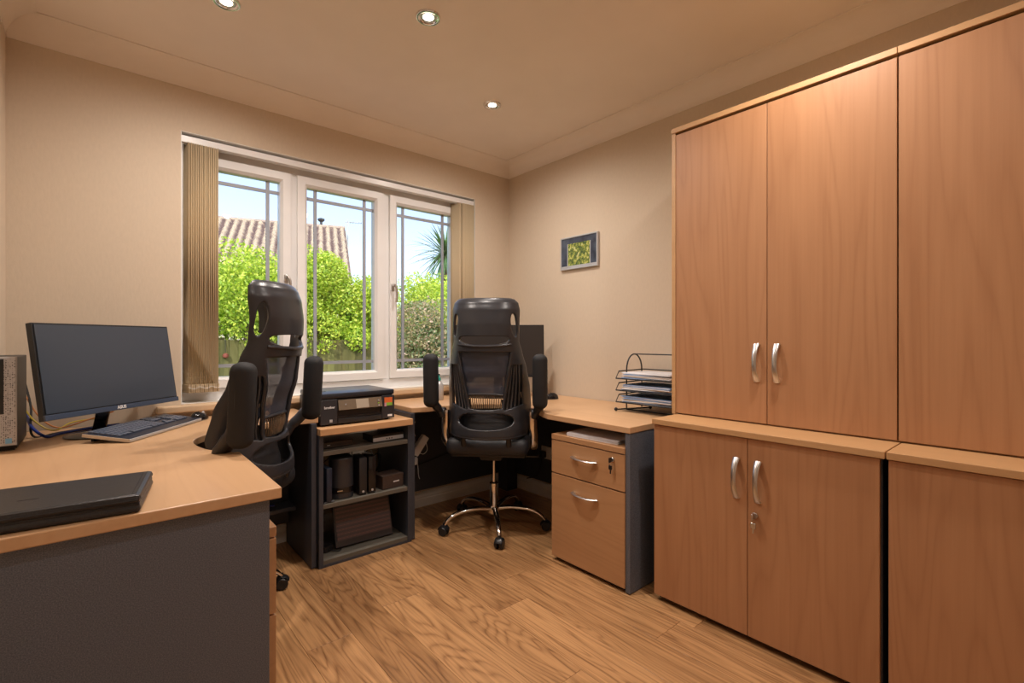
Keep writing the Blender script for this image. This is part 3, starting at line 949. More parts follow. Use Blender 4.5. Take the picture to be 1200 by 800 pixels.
# cables behind the shelves
def cable(label, pts, r, m, name='cable', cat='cable', group=None):
    b = MB(); b.tube(spline(pts, 7), r, 7)
    return tag(b.build(name, m, smooth=True), label, cat, group)
rr = random.Random(5)
for k in range(9):
    x = -1.53 + 0.045 * k
    b = MB(); b.tube(spline([(x, -0.17, 0.545), (x + rr.uniform(-.03, .03), -0.27, 0.525), (x + rr.uniform(-.06, .06), -0.30, 0.522), (x + rr.uniform(-.06, .06), -0.22, 0.50), (x, -0.13, 0.42)], 5), 0.0026, 6)
    tag(b.build('cable', M['black'] if k % 2 else M['white'], smooth=True), 'cable hanging below the top shelf, behind the middle-shelf boxes', 'cable', 'cables hanging inside the shelf unit')
cable('black cable looping beside the brown box on the middle shelf', [(-1.29, -0.30, 0.50), (-1.26, -0.28, 0.44), (-1.23, -0.25, 0.42), (-1.21, -0.24, 0.46), (-1.17, -0.22, 0.44), (-1.18, -0.20, 0.36), (-1.25, -0.22, 0.312)], 0.003, M['black'])

# ================================================================== OFFICE CHAIRS
def lerp_table(tab, z):
    if z <= tab[0][0]: return tab[0][1:]
    for a, b in zip(tab[:-1], tab[1:]):
        if z <= b[0]:
            t_ = (z - a[0]) / (b[0] - a[0])
            t_ = t_ * t_ * (3 - 2 * t_) * 0.5 + t_ * 0.5
            return tuple(p + (q - p) * t_ for p, q in zip(a[1:], b[1:]))
    return tab[-1][1:]
TAB = [(0.584, 0.198, -0.322, 0.120), (0.598, 0.214, -0.328, 0.135), (0.630, 0.222, -0.326, 0.145), (0.680, 0.226, -0.312, 0.145), (0.760, 0.230, -0.296, 0.150),
       (0.860, 0.225, -0.313, 0.142), (0.960, 0.211, -0.342, 0.128), (1.050, 0.190, -0.358, 0.112), (1.110, 0.175, -0.365, 0.098),
       (1.200, 0.178, -0.367, 0.092), (1.275, 0.180, -0.357, 0.088), (1.312, 0.172, -0.344, 0.078), (1.330, 0.154, -0.332, 0.062), (1.336, 0.136, -0.324, 0.050)]
TH = R(76)
def shell_pt(u, z, off=0.0):
    w_, yc, d_ = lerp_table(TAB, z)
    a = u * TH
    x = w_ * math.sin(a) / math.sin(TH)
    y = yc + d_ * (1 - math.cos(a)) / (1 - math.cos(TH))
    # outward normal approx
    nx, ny = math.sin(a), -math.cos(a)
    return Vector((x + nx * off, y + ny * off, z))
def sup(x, z, cx, cz, a, b, p=2.0):
    return abs((x - cx) / a) ** p + abs((z - cz) / b) ** p - 1
def f_slot(u, z):
    x = shell_pt(u, z).x
    zz = 1.112 + 0.55 * x * x
    return sup(x, z, 0, zz, 0.134, 0.025, 2.4)
def f_main(u, z):
    x = abs(shell_pt(u, z).x)
    hw = 0.088 + (z - 0.742) / (1.055 - 0.742) * 0.052
    return max(x / hw - 1, (z - 1.052) / 0.15, (0.738 + 0.9 * x * x - z) / 0.15)
def f_oval(u, z):
    x = shell_pt(u, z).x
    a = 0.152 - 0.30 * max(z - 0.675, 0)
    return sup(x, z, 0, 0.678 + 0.25 * x * x, a, 0.044, 2.5)
def f_side(u, z):
    x = abs(shell_pt(u, z).x)
    inner = 0.100 + (z - 0.742) / 0.313 * 0.052
    return max((inner - x) / 0.1, (x - 0.192) / 0.1, (z - 0.975 + 3.0 * (0.183 - x)) / 0.2 if False else (z - 0.985) / 0.2, (0.732 + 0.30 * (x - 0.09) - z) / 0.2)
def f_vent(u, z):
    cu = 0.80 + (1.19 - z) * 0.9
    return sup(abs(u), z, cu - 0.02, 1.195, 0.115, 0.062, 2.2)
HOLES = [f_slot, f_main, f_oval, f_side, f_vent]

def shell_mesh():
    NU, NZ = 72, 128
    z0, z1 = TAB[0][0], TAB[-1][0]
    bm = bmesh.new()
    g, par = {}, {}
    for j in range(NZ + 1):
        z = z0 + (z1 - z0) * j / NZ
        for i in range(NU + 1):
            u = -1 + 2 * i / NU
            v = bm.verts.new(shell_pt(u, z)); g[i, j] = v; par[v] = [u, z]
    for j in range(NZ):
        z = z0 + (z1 - z0) * (j + 0.5) / NZ
        for i in range(NU):
            u = -1 + 2 * (i + 0.5) / NU
            if min(f(u, z) for f in HOLES) < 0: continue
            bm.faces.new((g[i, j], g[i + 1, j], g[i + 1, j + 1], g[i, j + 1]))
    for v in [v for v in bm.verts if not v.link_faces]: bm.verts.remove(v)
    du, dz = 2 / NU, (z1 - z0) / NZ
    for v in bm.verts:
        if not any(len(e.link_faces) == 1 for e in v.link_edges): continue
        u, z = par[v]
        if abs(abs(u) - 1) < 1e-6 or abs(z - z0) < 1e-6 or abs(z - z1) < 1e-6: continue
        f = min(HOLES, key=lambda h: abs(h(u, z)))
        uu, zz = u, z
        for _ in range(3):
            f0 = f(uu, zz)
            gu = (f(uu + 1e-3, zz) - f(uu - 1e-3, zz)) / 2e-3 * 5.0     # u weighed as metres (0.2 per unit)
            gz = (f(uu, zz + 1e-3 * .2) - f(uu, zz - 1e-3 * .2)) / 4e-4
            n2 = gu * gu + gz * gz
            if n2 < 1e-9: break
            uu -= f0 * gu / n2 * 5.0
            zz -= f0 * gz / n2
        if abs(uu - u) < du * 0.95 and abs(zz - z) < dz * 0.95:
            v.co = shell_pt(uu, zz)
    for _ in range(1):
        pass
    return bm

def surf_patch(u0, u1, z0, z1, nu, nz, off, keep=None):
    bm = bmesh.new()
    g = {}
    for j in range(nz + 1):
        for i in range(nu + 1):
            g[i, j] = bm.verts.new(shell_pt(u0 + (u1 - u0) * i / nu, z0 + (z1 - z0) * j / nz, off))
    for j in range(nz):
        for i in range(nu):
            uc, zc = u0 + (u1 - u0) * (i + .5) / nu, z0 + (z1 - z0) * (j + .5) / nz
            if keep and not keep(uc, zc): continue
            bm.faces.new((g[i, j], g[i + 1, j], g[i + 1, j + 1], g[i, j + 1]))
    for v in [v for v in bm.verts if not v.link_faces]: bm.verts.remove(v)
    return bm

def u_of_x(x, z):
    w_ = lerp_table(TAB, z)[0]
    return math.asin(max(-1, min(1, x * math.sin(TH) / w_))) / TH

def make_chair(label, loc, rz, base_rot):
    t = thing('office_chair', label, 'chair', loc, rz, 'black mesh-back office chairs')
    # back shell
    b = MB(); b.bm.free(); b.bm = shell_mesh()
    o = b.build('back_frame', M['shell'], t, smooth=True, angle=60)
    sd = o.modifiers.new('solid', 'SOLIDIFY'); sd.thickness = 0.013; sd.offset = 0.0
    # bright rim line along the side edges
    # mesh panel
    b = MB(); b.bm.free(); b.bm = surf_patch(-0.62, 0.62, 0.80, 1.075, 24, 30, -0.012, lambda u, z: f_main(u, z) < 0.12)
    b.build('mesh_panel', M['mesh'], t, smooth=True)
    # lumbar comb
    for k in range(15):
        x = -0.080 + 0.160 * k / 14
        b = MB(); b.tube([shell_pt(u_of_x(x * (1 + .12 * q), 0.742 + 0.080 * q), 0.742 + 0.080 * q, -0.016 + 0.012 * math.sin(PI * q)) for q in (0, .25, .5, .75, 1)], 0.0026, 6)
        b.build('lumbar_slat', M['bronze'], t, smooth=True)
    b = MB(); b.tube([shell_pt(u_of_x(x_, 0.824 - 0.5 * x_ * x_), 0.824 - 0.5 * x_ * x_, -0.010) for x_ in [(-0.098 + 0.196 * k / 12) for k in range(13)]], 0.0065, 8)
    b.build('lumbar_bar', M['shell'], t, smooth=True)
    # side louvres
    for s in (-1, 1):
        for k in range(4):
            xs = []
            for q in [i_ / 10 for i_ in range(11)]:
                z = 0.722 + 0.275 * q
                inner = 0.100 + (z - 0.742) / 0.313 * 0.052
                outer = 0.196
                x = inner + (outer - inner) * ((k + 0.75) / 4.6)
                xs.append(shell_pt(s * u_of_x(x, z), z, -0.008 + 0.004 * math.sin(PI * q)))
            b = MB(); b.tube(xs, 0.0046, 7, flat=(1, 0.8))
            b.build('side_slat', M['slat'], t, smooth=True)
    # front cushions of the back (head pad, and black lining behind the vents)
    b = MB(); b.bm.free(); b.bm = surf_patch(-0.62, 0.62, 1.142, 1.318, 18, 12, -0.052)
    o = b.build('head_pad', M['seat'], t, smooth=True)
    sd = o.modifiers.new('solid', 'SOLIDIFY'); sd.thickness = 0.080; sd.offset = 0.0
    for s in (-1, 1):
        b = MB(); b.bm.free(); b.bm = surf_patch(s * 0.30, s * 0.97, 0.725, 1.0, 14, 16, -0.020, lambda u, z: f_side(u, z) < 0.12)
        b.build('side_lining', M['seat'], t, smooth=True)
    b = MB(); b.bm.free(); b.bm = surf_patch(-0.75, 0.75, 0.61, 0.735, 20, 8, -0.045)
    b.build('lower_cushion', M['seat'], t, smooth=True)
    # lower rim lip
    b = MB(); b.tube([shell_pt(-0.93 + 1.86 * k / 28, 0.590 + 0.010 * abs(-1 + 2 * k / 28) ** 3, 0.001) for k in range(29)], 0.0085, 8)
    b.build('lower_rim', M['shell'], t, smooth=True)
    b = MB(); b.tube([shell_pt(u_of_x(x_, 1.083 + 0.5 * x_ * x_), 1.083 + 0.5 * x_ * x_, 0.003) for x_ in [(-0.138 + 0.276 * k / 16) for k in range(17)]], 0.0085, 8)
    b.build('grip_lip', M['shell'], t, smooth=True)
    # seat
    b = MB(); b.rbox((0, -0.015, 0.530), (0.460, 0.520, 0.098), 0.040, 4)
    b.build('seat', M['seat'], t, smooth=True, angle=60)
    b = MB(); b.rbox((0, -0.01, 0.478), (0.42, 0.44, 0.022), 0.010, 2)
    b.build('seat_pan', M['black'], t, smooth=True)
    b = MB(); b.rbox((0, 0.0, 0.445), (0.13, 0.24, 0.050), 0.012, 2)
    mech = b.build('tilt_mechanism', M['black'], t, smooth=True, angle=40)
    b = MB(); b.tube([(0.05, -0.02, 0.445), (0.20, -0.04, 0.440)], 0.006, 8); b.rbox((0.235, -0.045, 0.438), (0.075, 0.028, 0.014), 0.005, 2)
    b.build('height_lever', M['black'], mech, smooth=True)
    b = MB(); b.tube([(0, 0.10, 0.42), (0, 0.17, 0.41)], 0.010, 8); b.lathe([(0.012, 0), (0.026, .006), (0.026, 0.03), (0.015, 0.036)], 14, (0, 0.17, 0.405), 'y')
    b.build('tension_knob', M['black'], mech, smooth=True)
    for s in (-1, 1):
        # spine brackets tying the shell to the seat
        b = MB(); b.tube(spline([(s * 0.11, -0.10, 0.465), (s * 0.12, -0.20, 0.470), (s * 0.125, -0.262, 0.520), (s * 0.125, -0.285, 0.585)], 6), 0.011, 10, flat=(1.3, 0.55))
        b.build('back_bracket', M['black'], t, smooth=True)
        # chrome side blade
        b = MB(); b.tube(spline([(s * 0.225, -0.06, 0.495), (s * 0.250, -0.120, 0.502), (s * 0.256, -0.170, 0.56), (s * 0.252, -0.195, 0.63), (s * 0.250, -0.205, 0.70), (s * 0.250, -0.205, 0.722)], 6), [0.017] * 31, 12, flat=(1.4, 0.6))
        br = b.build('arm_bracket', M['chrome'], t, smooth=True)
        b = MB(); b.lathe([(0.022, -0.016), (0.025, -0.012), (0.025, 0.012), (0.022, 0.016)], 16, (s * 0.258, -0.205, 0.712), 'x')
        b.build('arm_hinge', M['black'], br, smooth=True)
        # swung-up armrest
        b = MB(); b.tube(spline([(s * 0.262, -0.205, 0.690), (s * 0.276, -0.222, 0.725), (s * 0.292, -0.258, 0.765), (s * 0.306, -0.292, 0.815), (s * 0.312, -0.312, 0.88), (s * 0.312, -0.316, 0.97)], 6),
                         [0.026] * 8 + [0.030] * 8 + [0.026] * 15, 12, flat=(1.0, 0.75))
        arm = b.build('armrest', M['black_soft'], t, smooth=True)
        b = MB(); b.rbox((0, 0, 0), (0.080, 0.080, 0.292), 0.034, 5)
        b.build('arm_pad', M['pad'], arm, loc=(s * 0.296, -0.312, 0.897), rot=(R(3), 0, 0), smooth=True, angle=60)
    # gas column
    b = MB(); b.lathe([(0.028, 0.095), (0.028, 0.130), (0.0245, 0.135), (0.0245, 0.245), (0.027, 0.247), (0.027, 0.262), (0.018, 0.268)], 20)
    b.build('column_sleeve', M['chrome'], t, smooth=True, angle=35)
    b = MB(); b.lathe([(0.0115, 0.262), (0.0115, 0.425)], 16)
    b.build('gas_lift', M['chrome'], t, smooth=True, angle=35)
    b = MB(); b.lathe([(0.024, 0.078), (0.036, 0.085), (0.038, 0.118), (0.030, 0.130)], 24)
    b.build('hub', M['chrome'], t, smooth=True, angle=35)
    for k in range(5):
        a = base_rot - rz + 2 * PI * k / 5
        c_, s_ = math.cos(a), math.sin(a)
        pts = spline([(0.025 * c_, 0.025 * s_, 0.112), (0.10 * c_, 0.10 * s_, 0.122), (0.18 * c_, 0.18 * s_, 0.121), (0.245 * c_, 0.245 * s_, 0.108), (0.290 * c_, 0.290 * s_, 0.082), (0.308 * c_, 0.308 * s_, 0.060)], 5)
        b = MB(); b.tube(pts, [0.0185 - 0.007 * i_ / 25 for i_ in range(len(pts))], 12, flat=(1.0, 0.75))
        leg = b.build('leg', M['chrome'], t, smooth=True)
        ca = a + 1.1 + k * 0.7
        rot = (0, 0, ca)
        L_ = (0.312 * c_, 0.312 * s_, 0)
        b = MB()
        b.lathe([(0.010, 0.006), (0.024, 0.008), (0.026, 0.012), (0.026, 0.020), (0.022, 0.024)], 18, (0, 0, 0.0265), 'x')
        b.lathe([(0.022, -0.024), (0.026, -0.020), (0.026, -0.012), (0.024, -0.008), (0.010, -0.006)], 18, (0, 0, 0.0265), 'x')
        b.lathe([(0.006, -0.02), (0.006, 0.02)], 10, (0, 0, 0.0265), 'x')
        cs = b.build('caster', M['black'], leg, L_, rot, smooth=True, angle=35)
        # hood (kept in the same sub-part level as the caster)
        b = MB()
        hood = []
        for q in range(9):
            an = R(10 + 150 * q / 8)
            hood.append((0.0305 * math.cos(an), 0.0265 + 0.0305 * math.sin(an)))
        b.tube([(0, y_, z_) for y_, z_ in hood], 0.010, 8, flat=(2.0, 0.35))
        b.tube([(0, 0, 0.045), (0, 0, 0.070)], 0.006, 8)
        b.build('caster_hood', M['black'], leg, L_, rot, smooth=True)
    return t
make_chair('black mesh-back office chair at the left desk, side on, armrests swung up', (-2.100, -0.600, 0), R(140 - 90), R(11))
make_chair('black mesh-back office chair seen from behind in the corner, chrome base in view', (-0.620, -0.593, 0), R(42.5 - 90), R(237))

# ================================================================== MONITORS
def monitor(label, w_, h_, base, rz, zb, tilt, brand, stand_back, gm, scr='screen'):
    """screen faces local -Y; base point on the desk"""
    t = thing('monitor', label, 'monitor', base, rz)
    p = bpy.data.objects.new('x', None)
    rt = Matrix.Rotation(R(-tilt), 3, 'X')
    piv = Vector((0, -stand_back, zb - base[2]))
    def place(v): return piv + rt @ Vector(v)
    def mk(name, c, size, m, par=t, bev=0.002):
        b = MB(); b.obox(place(c), size, rt)
        return b.build(name, m, par, bevel=bev)
    hs = mk('casing', (0, 0.012, h_ / 2), (w_, 0.022, h_), M['black'])
    mk('rear_housing', (0, 0.034, h_ * 0.45), (w_ * 0.6, 0.030, h_ * 0.55), M['black'], bev=0.01)
    mk('screen', (0, -0.0005, h_ / 2 + 0.008), (w_ - 0.014, 0.004, h_ - 0.030), M[scr], bev=0)
    mk('bottom_bezel', (0, -0.001, 0.010), (w_, 0.008, 0.019), gm, bev=0.001)
    if brand:
        # follow the tilt
        text('lettering', brand, 0.017, M['print_white'], t, tuple(place((0.0, -0.0058, 0.010))), (PI / 2 - R(tilt), 0, 0), align='CENTER', bold=0.0007)
    a = place((0, 0.045, h_ * 0.35)); 
    b = MB(); b.tube(spline([tuple(a), (0, -stand_back + 0.075, (a.z) * 0.55), (0, 0.0, 0.012)], 8), 0.028, 10, flat=(1.1, 0.38))
    b.build('neck', M['black_gloss'], t, smooth=True)
    b = MB(); b.lathe([(0.105, 0.0), (0.108, 0.004), (0.095, 0.010), (0.03, 0.014)], 36)
    b.build('foot', M['black_gloss'], t, smooth=True, angle=30)
    return t
ang = math.atan2(0.686, 0.727)
mx, my = (-2.555 + -2.147) / 2, (-0.558 + -0.173) / 2
sbk = 0.10
# local +X of the monitor runs from its left (near) to its right (far) corner
ang1 = math.atan2(-0.173 + 0.558, -2.147 + 2.555)
nx_, ny_ = -math.sin(ang1), math.cos(ang1)         # local +Y (behind the screen)
monitor('flat monitor on the left desk behind the keyboard, screen off', 0.575, 0.345, (mx + nx_ * sbk, my + ny_ * sbk, DZ), ang1, 0.838, 9, 'ASUS', sbk, mat('blue_black_bezel', (0.045, 0.065, 0.11), 0.3))
vx, vy = CAM_LOC[0] + 0.41, CAM_LOC[1] + 0.37
ang2 = math.atan2(vy, vx) + PI / 2
monitor('dark monitor in the corner on the right desk, mostly behind the chair', 0.610, 0.350, (-0.385, -0.345, DZ), ang2, 0.868, 3, '', 0.03, M['black'], 'screen_brown')

# ================================================================== KEYBOARD
kb = thing('keyboard', 'dark blue-black keyboard with a silver edge, in front of the left monitor', 'keyboard', (-2.185, -0.372, DZ), 0)
# local frame: +X along its length (towards the window), +Y towards the back row
kx = Vector((-2.049 + 2.332, -0.177 + 0.580, 0)).normalized()
kb.rotation_euler = (0, 0, math.atan2(kx.y, kx.x))
kb.location = (-2.190 - kx.y * 0.085, -0.378 + kx.x * 0.085, DZ)
KT = Matrix.Rotation(R(8), 3, 'X')
def kpt(x, y, z): 
    v = KT @ Vector((x, y, z)); return (v.x, v.y, v.z + 0.021)
b = MB(); b.obox(kpt(0, 0, 0), (0.484, 0.168, 0.014), KT); b.build('keyboard_body', M['kb_body'], kb, bevel=0.004)
b = MB(); b.obox(kpt(0, -0.083, -0.001), (0.486, 0.006, 0.012), KT); b.build('front_edge', M['silver'], kb, bevel=0.002)
b = MB(); b.obox(kpt(-0.2425, 0, -0.002), (0.003, 0.166, 0.012), KT); b.build('side_edge', M['kb_edge'], kb, bevel=0.001)
for s in (-0.19, 0.19):
    b = MB(); b.box(s - 0.015, s + 0.015, 0.068, 0.078, 0.0, 0.024); b.build('foot', M['black'], kb)
km = None
def key(x, y, w_=0.0165, special=None):
    global km
    nm = 'key'
    if abs(w_ - 0.0165) < 1e-5 and km is not None and special is None:
        o = km.copy(); COL.objects.link(o)
    else:
        b = MB(); b.obox((0, 0, 0), (w_, 0.0155, 0.005), KT); o = b.build(nm, special or M['key'], kb, bevel=0.0012)
        if abs(w_ - 0.0165) < 1e-5 and special is None: km = o
    o.location = kpt(x, y, 0.0095)
for r_ in range(6):
    y = 0.066 - r_ * 0.0195
    if r_ == 5:
        xs = [(-0.222, .0225), (-0.198, .0165), (-0.176, .0225), (-0.098, .112), (-0.020, .0225), (0.004, .0165), (0.027, .0225)]
        for x, w_ in xs: key(x, y, w_)
    else:
        for c_ in range(14): key(-0.223 + 0.0195 * c_, y)
    for c_ in range(3): 
        if r_ in (0, 1, 2, 5) or (r_ == 4 and c_ == 1): key(0.064 + 0.0195 * c_, y)
    for c_ in range(4):
        if r_ > 0: key(0.140 + 0.0195 * c_, y)

# mice
def mouse(label, loc, rz):
    t = thing('mouse', label, 'mouse', loc, rz)
    b = MB()
    prof = []
    n, m_ = 14, 9
    vs_ = []
    for j in range(m_ + 1):
        el = PI / 2 * j / m_
        ring = []
        for k in range(n):
            a = 2 * PI * k / n
            ring.append(b.bm.verts.new((0.030 * math.cos(a) * math.cos(el) ** 0.6, 0.054 * math.sin(a) * math.cos(el) ** 0.6, 0.003 + 0.034 * math.sin(el) * (1 - 0.18 * math.sin(a)))))
        vs_.append(ring)
    for j in range(m_):
        for k in range(n):
            l = (k + 1) % n
            b.bm.faces.new((vs_[j][k], vs_[j][l], vs_[j + 1][l], vs_[j + 1][k]))
    b.bm.faces.new(list(reversed(vs_[0])))
    bmesh.ops.remove_doubles(b.bm, verts=list(b.bm.verts), dist=0.0004)
    b.build('mouse_shell', M['black_gloss'], t, smooth=True)
    b = MB(); b.prism([(0.027 * math.cos(2 * PI * k / 16), 0.050 * math.sin(2 * PI * k / 16)) for k in range(16)], 0, 0.004)
    b.build('mouse_base', M['silver'], t)
    b = MB(); b.lathe([(0.007, -0.003), (0.009, 0), (0.007, 0.003)], 12, (0, 0.030, 0.030), 'x'); b.build('scroll_wheel', M['silver'], t, smooth=True)
mouse('black computer mouse at the end of the keyboard, half hidden by the left chair', (-2.055, -0.140, DZ), R(-40))
mouse('small black computer mouse on the right desk by the wall', (-0.215, -0.665, DZ), R(60))

# ================================================================== TOWER COMPUTER
tw = thing('desktop_computer', 'slim black computer case with a pale honeycomb front, at the left edge of the desk', 'computer', (-2.6715, -0.335, DZ))
b = MB(); b.box(-0.0375, 0.0375, -0.135, 0.145, 0.008, 0.325); b.build('case', M['black_soft'], tw, bevel=0.003)
b = MB(); b.box(-0.0375, 0.0375, -0.148, -0.135, 0.020, 0.325); fr = b.build('front_panel', M['silver'], tw, bevel=0.002)
hm = mat('honeycomb_grille', (0.4, 0.4, 0.42), 0.45, 0.2)
t_, p_ = nodes(hm)
v_ = coords(t_, (1, 1, 1), False)
vo = N(t_, 'ShaderNodeTexVoronoi'); vo.inputs['Scale'].default_value = 190; vo.inputs['Randomness'].default_value = 0.25
t_.links.new(v_, vo.inputs['Vector'])
t_.links.new(ramp(t_, vo.outputs['Distance'], [(0.35, (0.03, 0.03, 0.035)), (0.50, (0.50, 0.50, 0.52))]), p_.inputs['Base Color'])
b = MB(); b.box(-0.034, 0.0345, -0.150, -0.148, 0.030, 0.318); b.build('grille', hm, tw)
b = MB(); b.box(-0.0375, 0.006, -0.153, -0.150, 0.130, 0.318); b.build('drive_panel', M['black'], tw, bevel=0.001)
b = MB(); b.box(0.010, 0.026, -0.1512, -0.150, 0.028, 0.046); b.build('light_blue_sticker', M['sticker'], tw)
b = MB(); b.extr([(-0.0375, -0.135, 0.008), (-0.0375, -0.148, 0.020), (-0.0375, -0.135, 0.020)], (0.075, 0, 0)); b.build('chin', M['black'], tw)
b = MB()
for y_ in (-0.11, 0.12): b.box(-0.03, 0.03, y_ - 0.01, y_ + 0.01, 0, 0.008)
b.build('foot', M['black'], tw)

# cables behind the left monitor
cable('thick blue cable running behind the left monitor along the desk', [(-2.645, -0.10, 0.82), (-2.615, -0.22, 0.775), (-2.575, -0.27, 0.744), (-2.545, -0.22, 0.742), (-2.48, -0.155, 0.742), (-2.40, -0.12, 0.742), (-2.30, -0.09, 0.742)], 0.0055, M['blue'])
cable('orange cable drooping behind the left monitor', [(-2.650, -0.08, 0.90), (-2.60, -0.16, 0.81), (-2.54, -0.20, 0.765), (-2.45, -0.13, 0.78), (-2.37, -0.08, 0.80)], 0.003, M['orange'])
cable('yellow cable drooping behind the left monitor', [(-2.655, -0.11, 0.86), (-2.61, -0.21, 0.80), (-2.555, -0.23, 0.76), (-2.50, -0.14, 0.775), (-2.40, -0.07, 0.775)], 0.003, M['yellow'])
cable('black cable lying behind the left monitor near the wall', [(-2.65, -0.07, 0.95), (-2.625, -0.15, 0.85), (-2.615, -0.22, 0.745), (-2.55, -0.17, 0.7395), (-2.45, -0.09, 0.7395), (-2.35, -0.06, 0.7395)], 0.004, M['black'])

# ================================================================== LAPTOP CASE in the foreground
lc = thing('laptop_case', 'closed black leather laptop case lying at the front of the left desk', 'laptop case', (-2.512, -1.377, DZ), R(-5))
b = MB()
n = 9
def case_ring(z, grow):
    return [(-0.19 - grow, -0.118 - grow), (0.175 + grow, -0.118 - grow), (0.193 + grow, 0.118 + grow), (-0.19 - grow, 0.125 + grow)]
def slab(name, z0, z1, g, m, bev):
    b = MB(); b.prism(case_ring(0, g), z0, z1); return b.build(name, m, lc, bevel=bev)
o = slab('lower_half', 0.001, 0.019, 0.0, M['leather'], 0.007)
o = slab('upper_half', 0.021, 0.041, 0.0, M['leather'], 0.009)
o = slab('zip_band', 0.017, 0.023, -0.002, M['black'], 0.001)
b = MB()
pts = [(-0.185, -0.1195, 0.030), (0.17, -0.1195, 0.030)]
b.tube(pts, 0.0012, 6); b.tube([(0.166, -0.104, 0.0410), (0.180, 0.098, 0.0410)], 0.0011, 6); b.tube([(0.159, -0.104, 0.0410), (0.173, 0.098, 0.0410)], 0.0009, 6)
b.build('stitching', M['black_soft'], lc)
b = MB(); b.rbox((-0.02, -0.02, 0.0412), (0.034, 0.010, 0.001), 0.0004, 1); b.build('embossed_mark', M['leather'], lc)

# ================================================================== LETTER TRAYS
TX, TY = -0.185, -1.43
lt = thing('letter_tray', 'black wire three-tier letter tray on the right desk beside the tall cupboard', 'letter tray', (TX, TY, DZ))
def wire(b, pts, r=0.0032): b.tube([(x - TX, y - TY, z - DZ) for x, y, z in pts], r, 7)
x0_, x1_, y0_, y1_ = -0.302, -0.060, -1.600, -1.250
for z in (0.785, 0.848, 0.911):
    b = MB()
    # rolled rim, flared at the left end
    wire(b, [(x0_, y0_, z), (x0_, y1_, z), (x0_ + 0.016, y1_ - 0.008, z + 0.038), (x1_, y1_ - 0.010, z + 0.040), (x1_, y0_, z + 0.040)], 0.0035)
    wire(b, [(x0_, y0_, z), (x1_, y0_, z)], 0.003)
    o = b.build('tray_rim', M['black'], lt, smooth=True)
    b = MB(); b.box(x0_ - TX, x1_ - TX, y0_ - TY, y1_ - TY, z - DZ - 0.004, z - DZ - 0.002)
    b.build('tray_floor', M['black'], lt)
b = MB()
arch = lambda y: [(-0.255, y, 0.745)] + [(-0.185 - 0.070 * math.cos(a), y, 0.955 + 0.085 * math.sin(a)) for a in [PI * k / 12 for k in range(13)]] + [(-0.115, y, 0.745)]
wire(b, arch(-1.285), 0.004); wire(b, arch(-1.575), 0.004)
wire(b, [(-0.185, -1.285, 1.040), (-0.185, -1.575, 1.040)], 0.0035)
b.build('hoop_frame', M['black'], lt, smooth=True)
b = MB()
wire(b, [(-0.308, -1.255, 0.744), (-0.10, -1.330, 0.744)], 0.004); wire(b, [(-0.29, -1.60, 0.744), (-0.10, -1.530, 0.744)], 0.004)
wire(b, [(-0.255, -1.285, 0.744), (-0.255, -1.575, 0.744)], 0.004)
b.build('foot_rail', M['black'], lt, smooth=True)
for p in ((-0.308, -1.255), (-0.29, -1.60), (-0.10, -1.330), (-0.10, -1.530)):
    b = MB(); b.lathe([(0.002, -0.010), (0.008, -0.006), (0.010, 0), (0.008, 0.006), (0.002, 0.010)], 14, (p[0] - TX, p[1] - TY, 0.0105)); b.build('ball_foot', M['black'], lt, smooth=True)
rp = random.Random(11)
for z, lb, top in ((0.785, 'pile of papers in the bottom letter tray', 'paper_blue'), (0.848, 'pile of papers in the middle letter tray', 'paper_blue'), (0.911, 'pile of papers in the top letter tray', 'paper')):
    t = thing('paper_pile', lb, 'papers', (TX, TY + 0.0, z - 0.002), 0, 'paper piles in the letter tray')
    for k in range(8):
        mm = M[('paper', 'paper_blue', 'paper', 'paper_warm', 'paper', 'paper_blue', 'paper', top)[k]]
        b = MB(); b.box(-0.105, 0.100, -0.145, 0.150, 0, 0.0035)
        b.build('sheet', mm, t, (rp.uniform(-.004, .004), rp.uniform(-.008, .008), 0.001 + k * 0.0042), (R(rp.uniform(-.5, .5)), R(rp.uniform(-.8, .8)), R(rp.uniform(-5.0, 5.0))))

# papers on the pedestal
t = thing('paper_pile', 'ream of white paper lying on top of the right pedestal', 'papers', (-0.520, -1.355, 0.640), R(3))
for k in range(4):
    b = MB(); b.box(-0.118, 0.18, -0.150, 0.150, 0, 0.0042)
    b.build('sheet', M['paper'], t, (0.002 * (k % 2), 0.002 * (k % 3), 0.0005 + k * 0.0045), (0, 0, R(0.8 * (k % 2))))

# ================================================================== WALL PICTURE
pc = thing('framed_picture', 'small silver-white framed picture with a painted garden reflection on the right wall', 'picture', (-0.011, -0.7295, 1.698))
b = MB()
W2, H2, T2 = 0.1615, 0.109, 0.009
for y0_, y1_, z0_, z1_ in ((-W2, W2, H2 - T2, H2), (-W2, W2, -H2, -H2 + T2), (-W2, -W2 + T2, -H2 + T2, H2 - T2), (W2 - T2, W2, -H2 + T2, H2 - T2)):
    b.box(-0.009, 0.010, y0_, y1_, z0_, z1_)
b.build('frame', M['silver'], pc, bevel=0.0015)
b = MB(); b.box(-0.004, 0.002, -W2 + T2, W2 - T2, -H2 + T2, H2 - T2); b.build('print', M['print'], pc)  # reflection in the glass painted onto the picture face
b = MB()
for y_ in (-0.098, 0.098): b.box(-0.0047, -0.0040, y_ - 0.003, y_ + 0.003, -H2 + T2, 0.062)
b.box(-0.0047, -0.0040, -W2 + T2, W2 - T2, -H2 + T2, -H2 + 0.024)
b.build('reflected_bars', M['silver'], pc)  # window bars of the painted reflection, laid on as flat strips

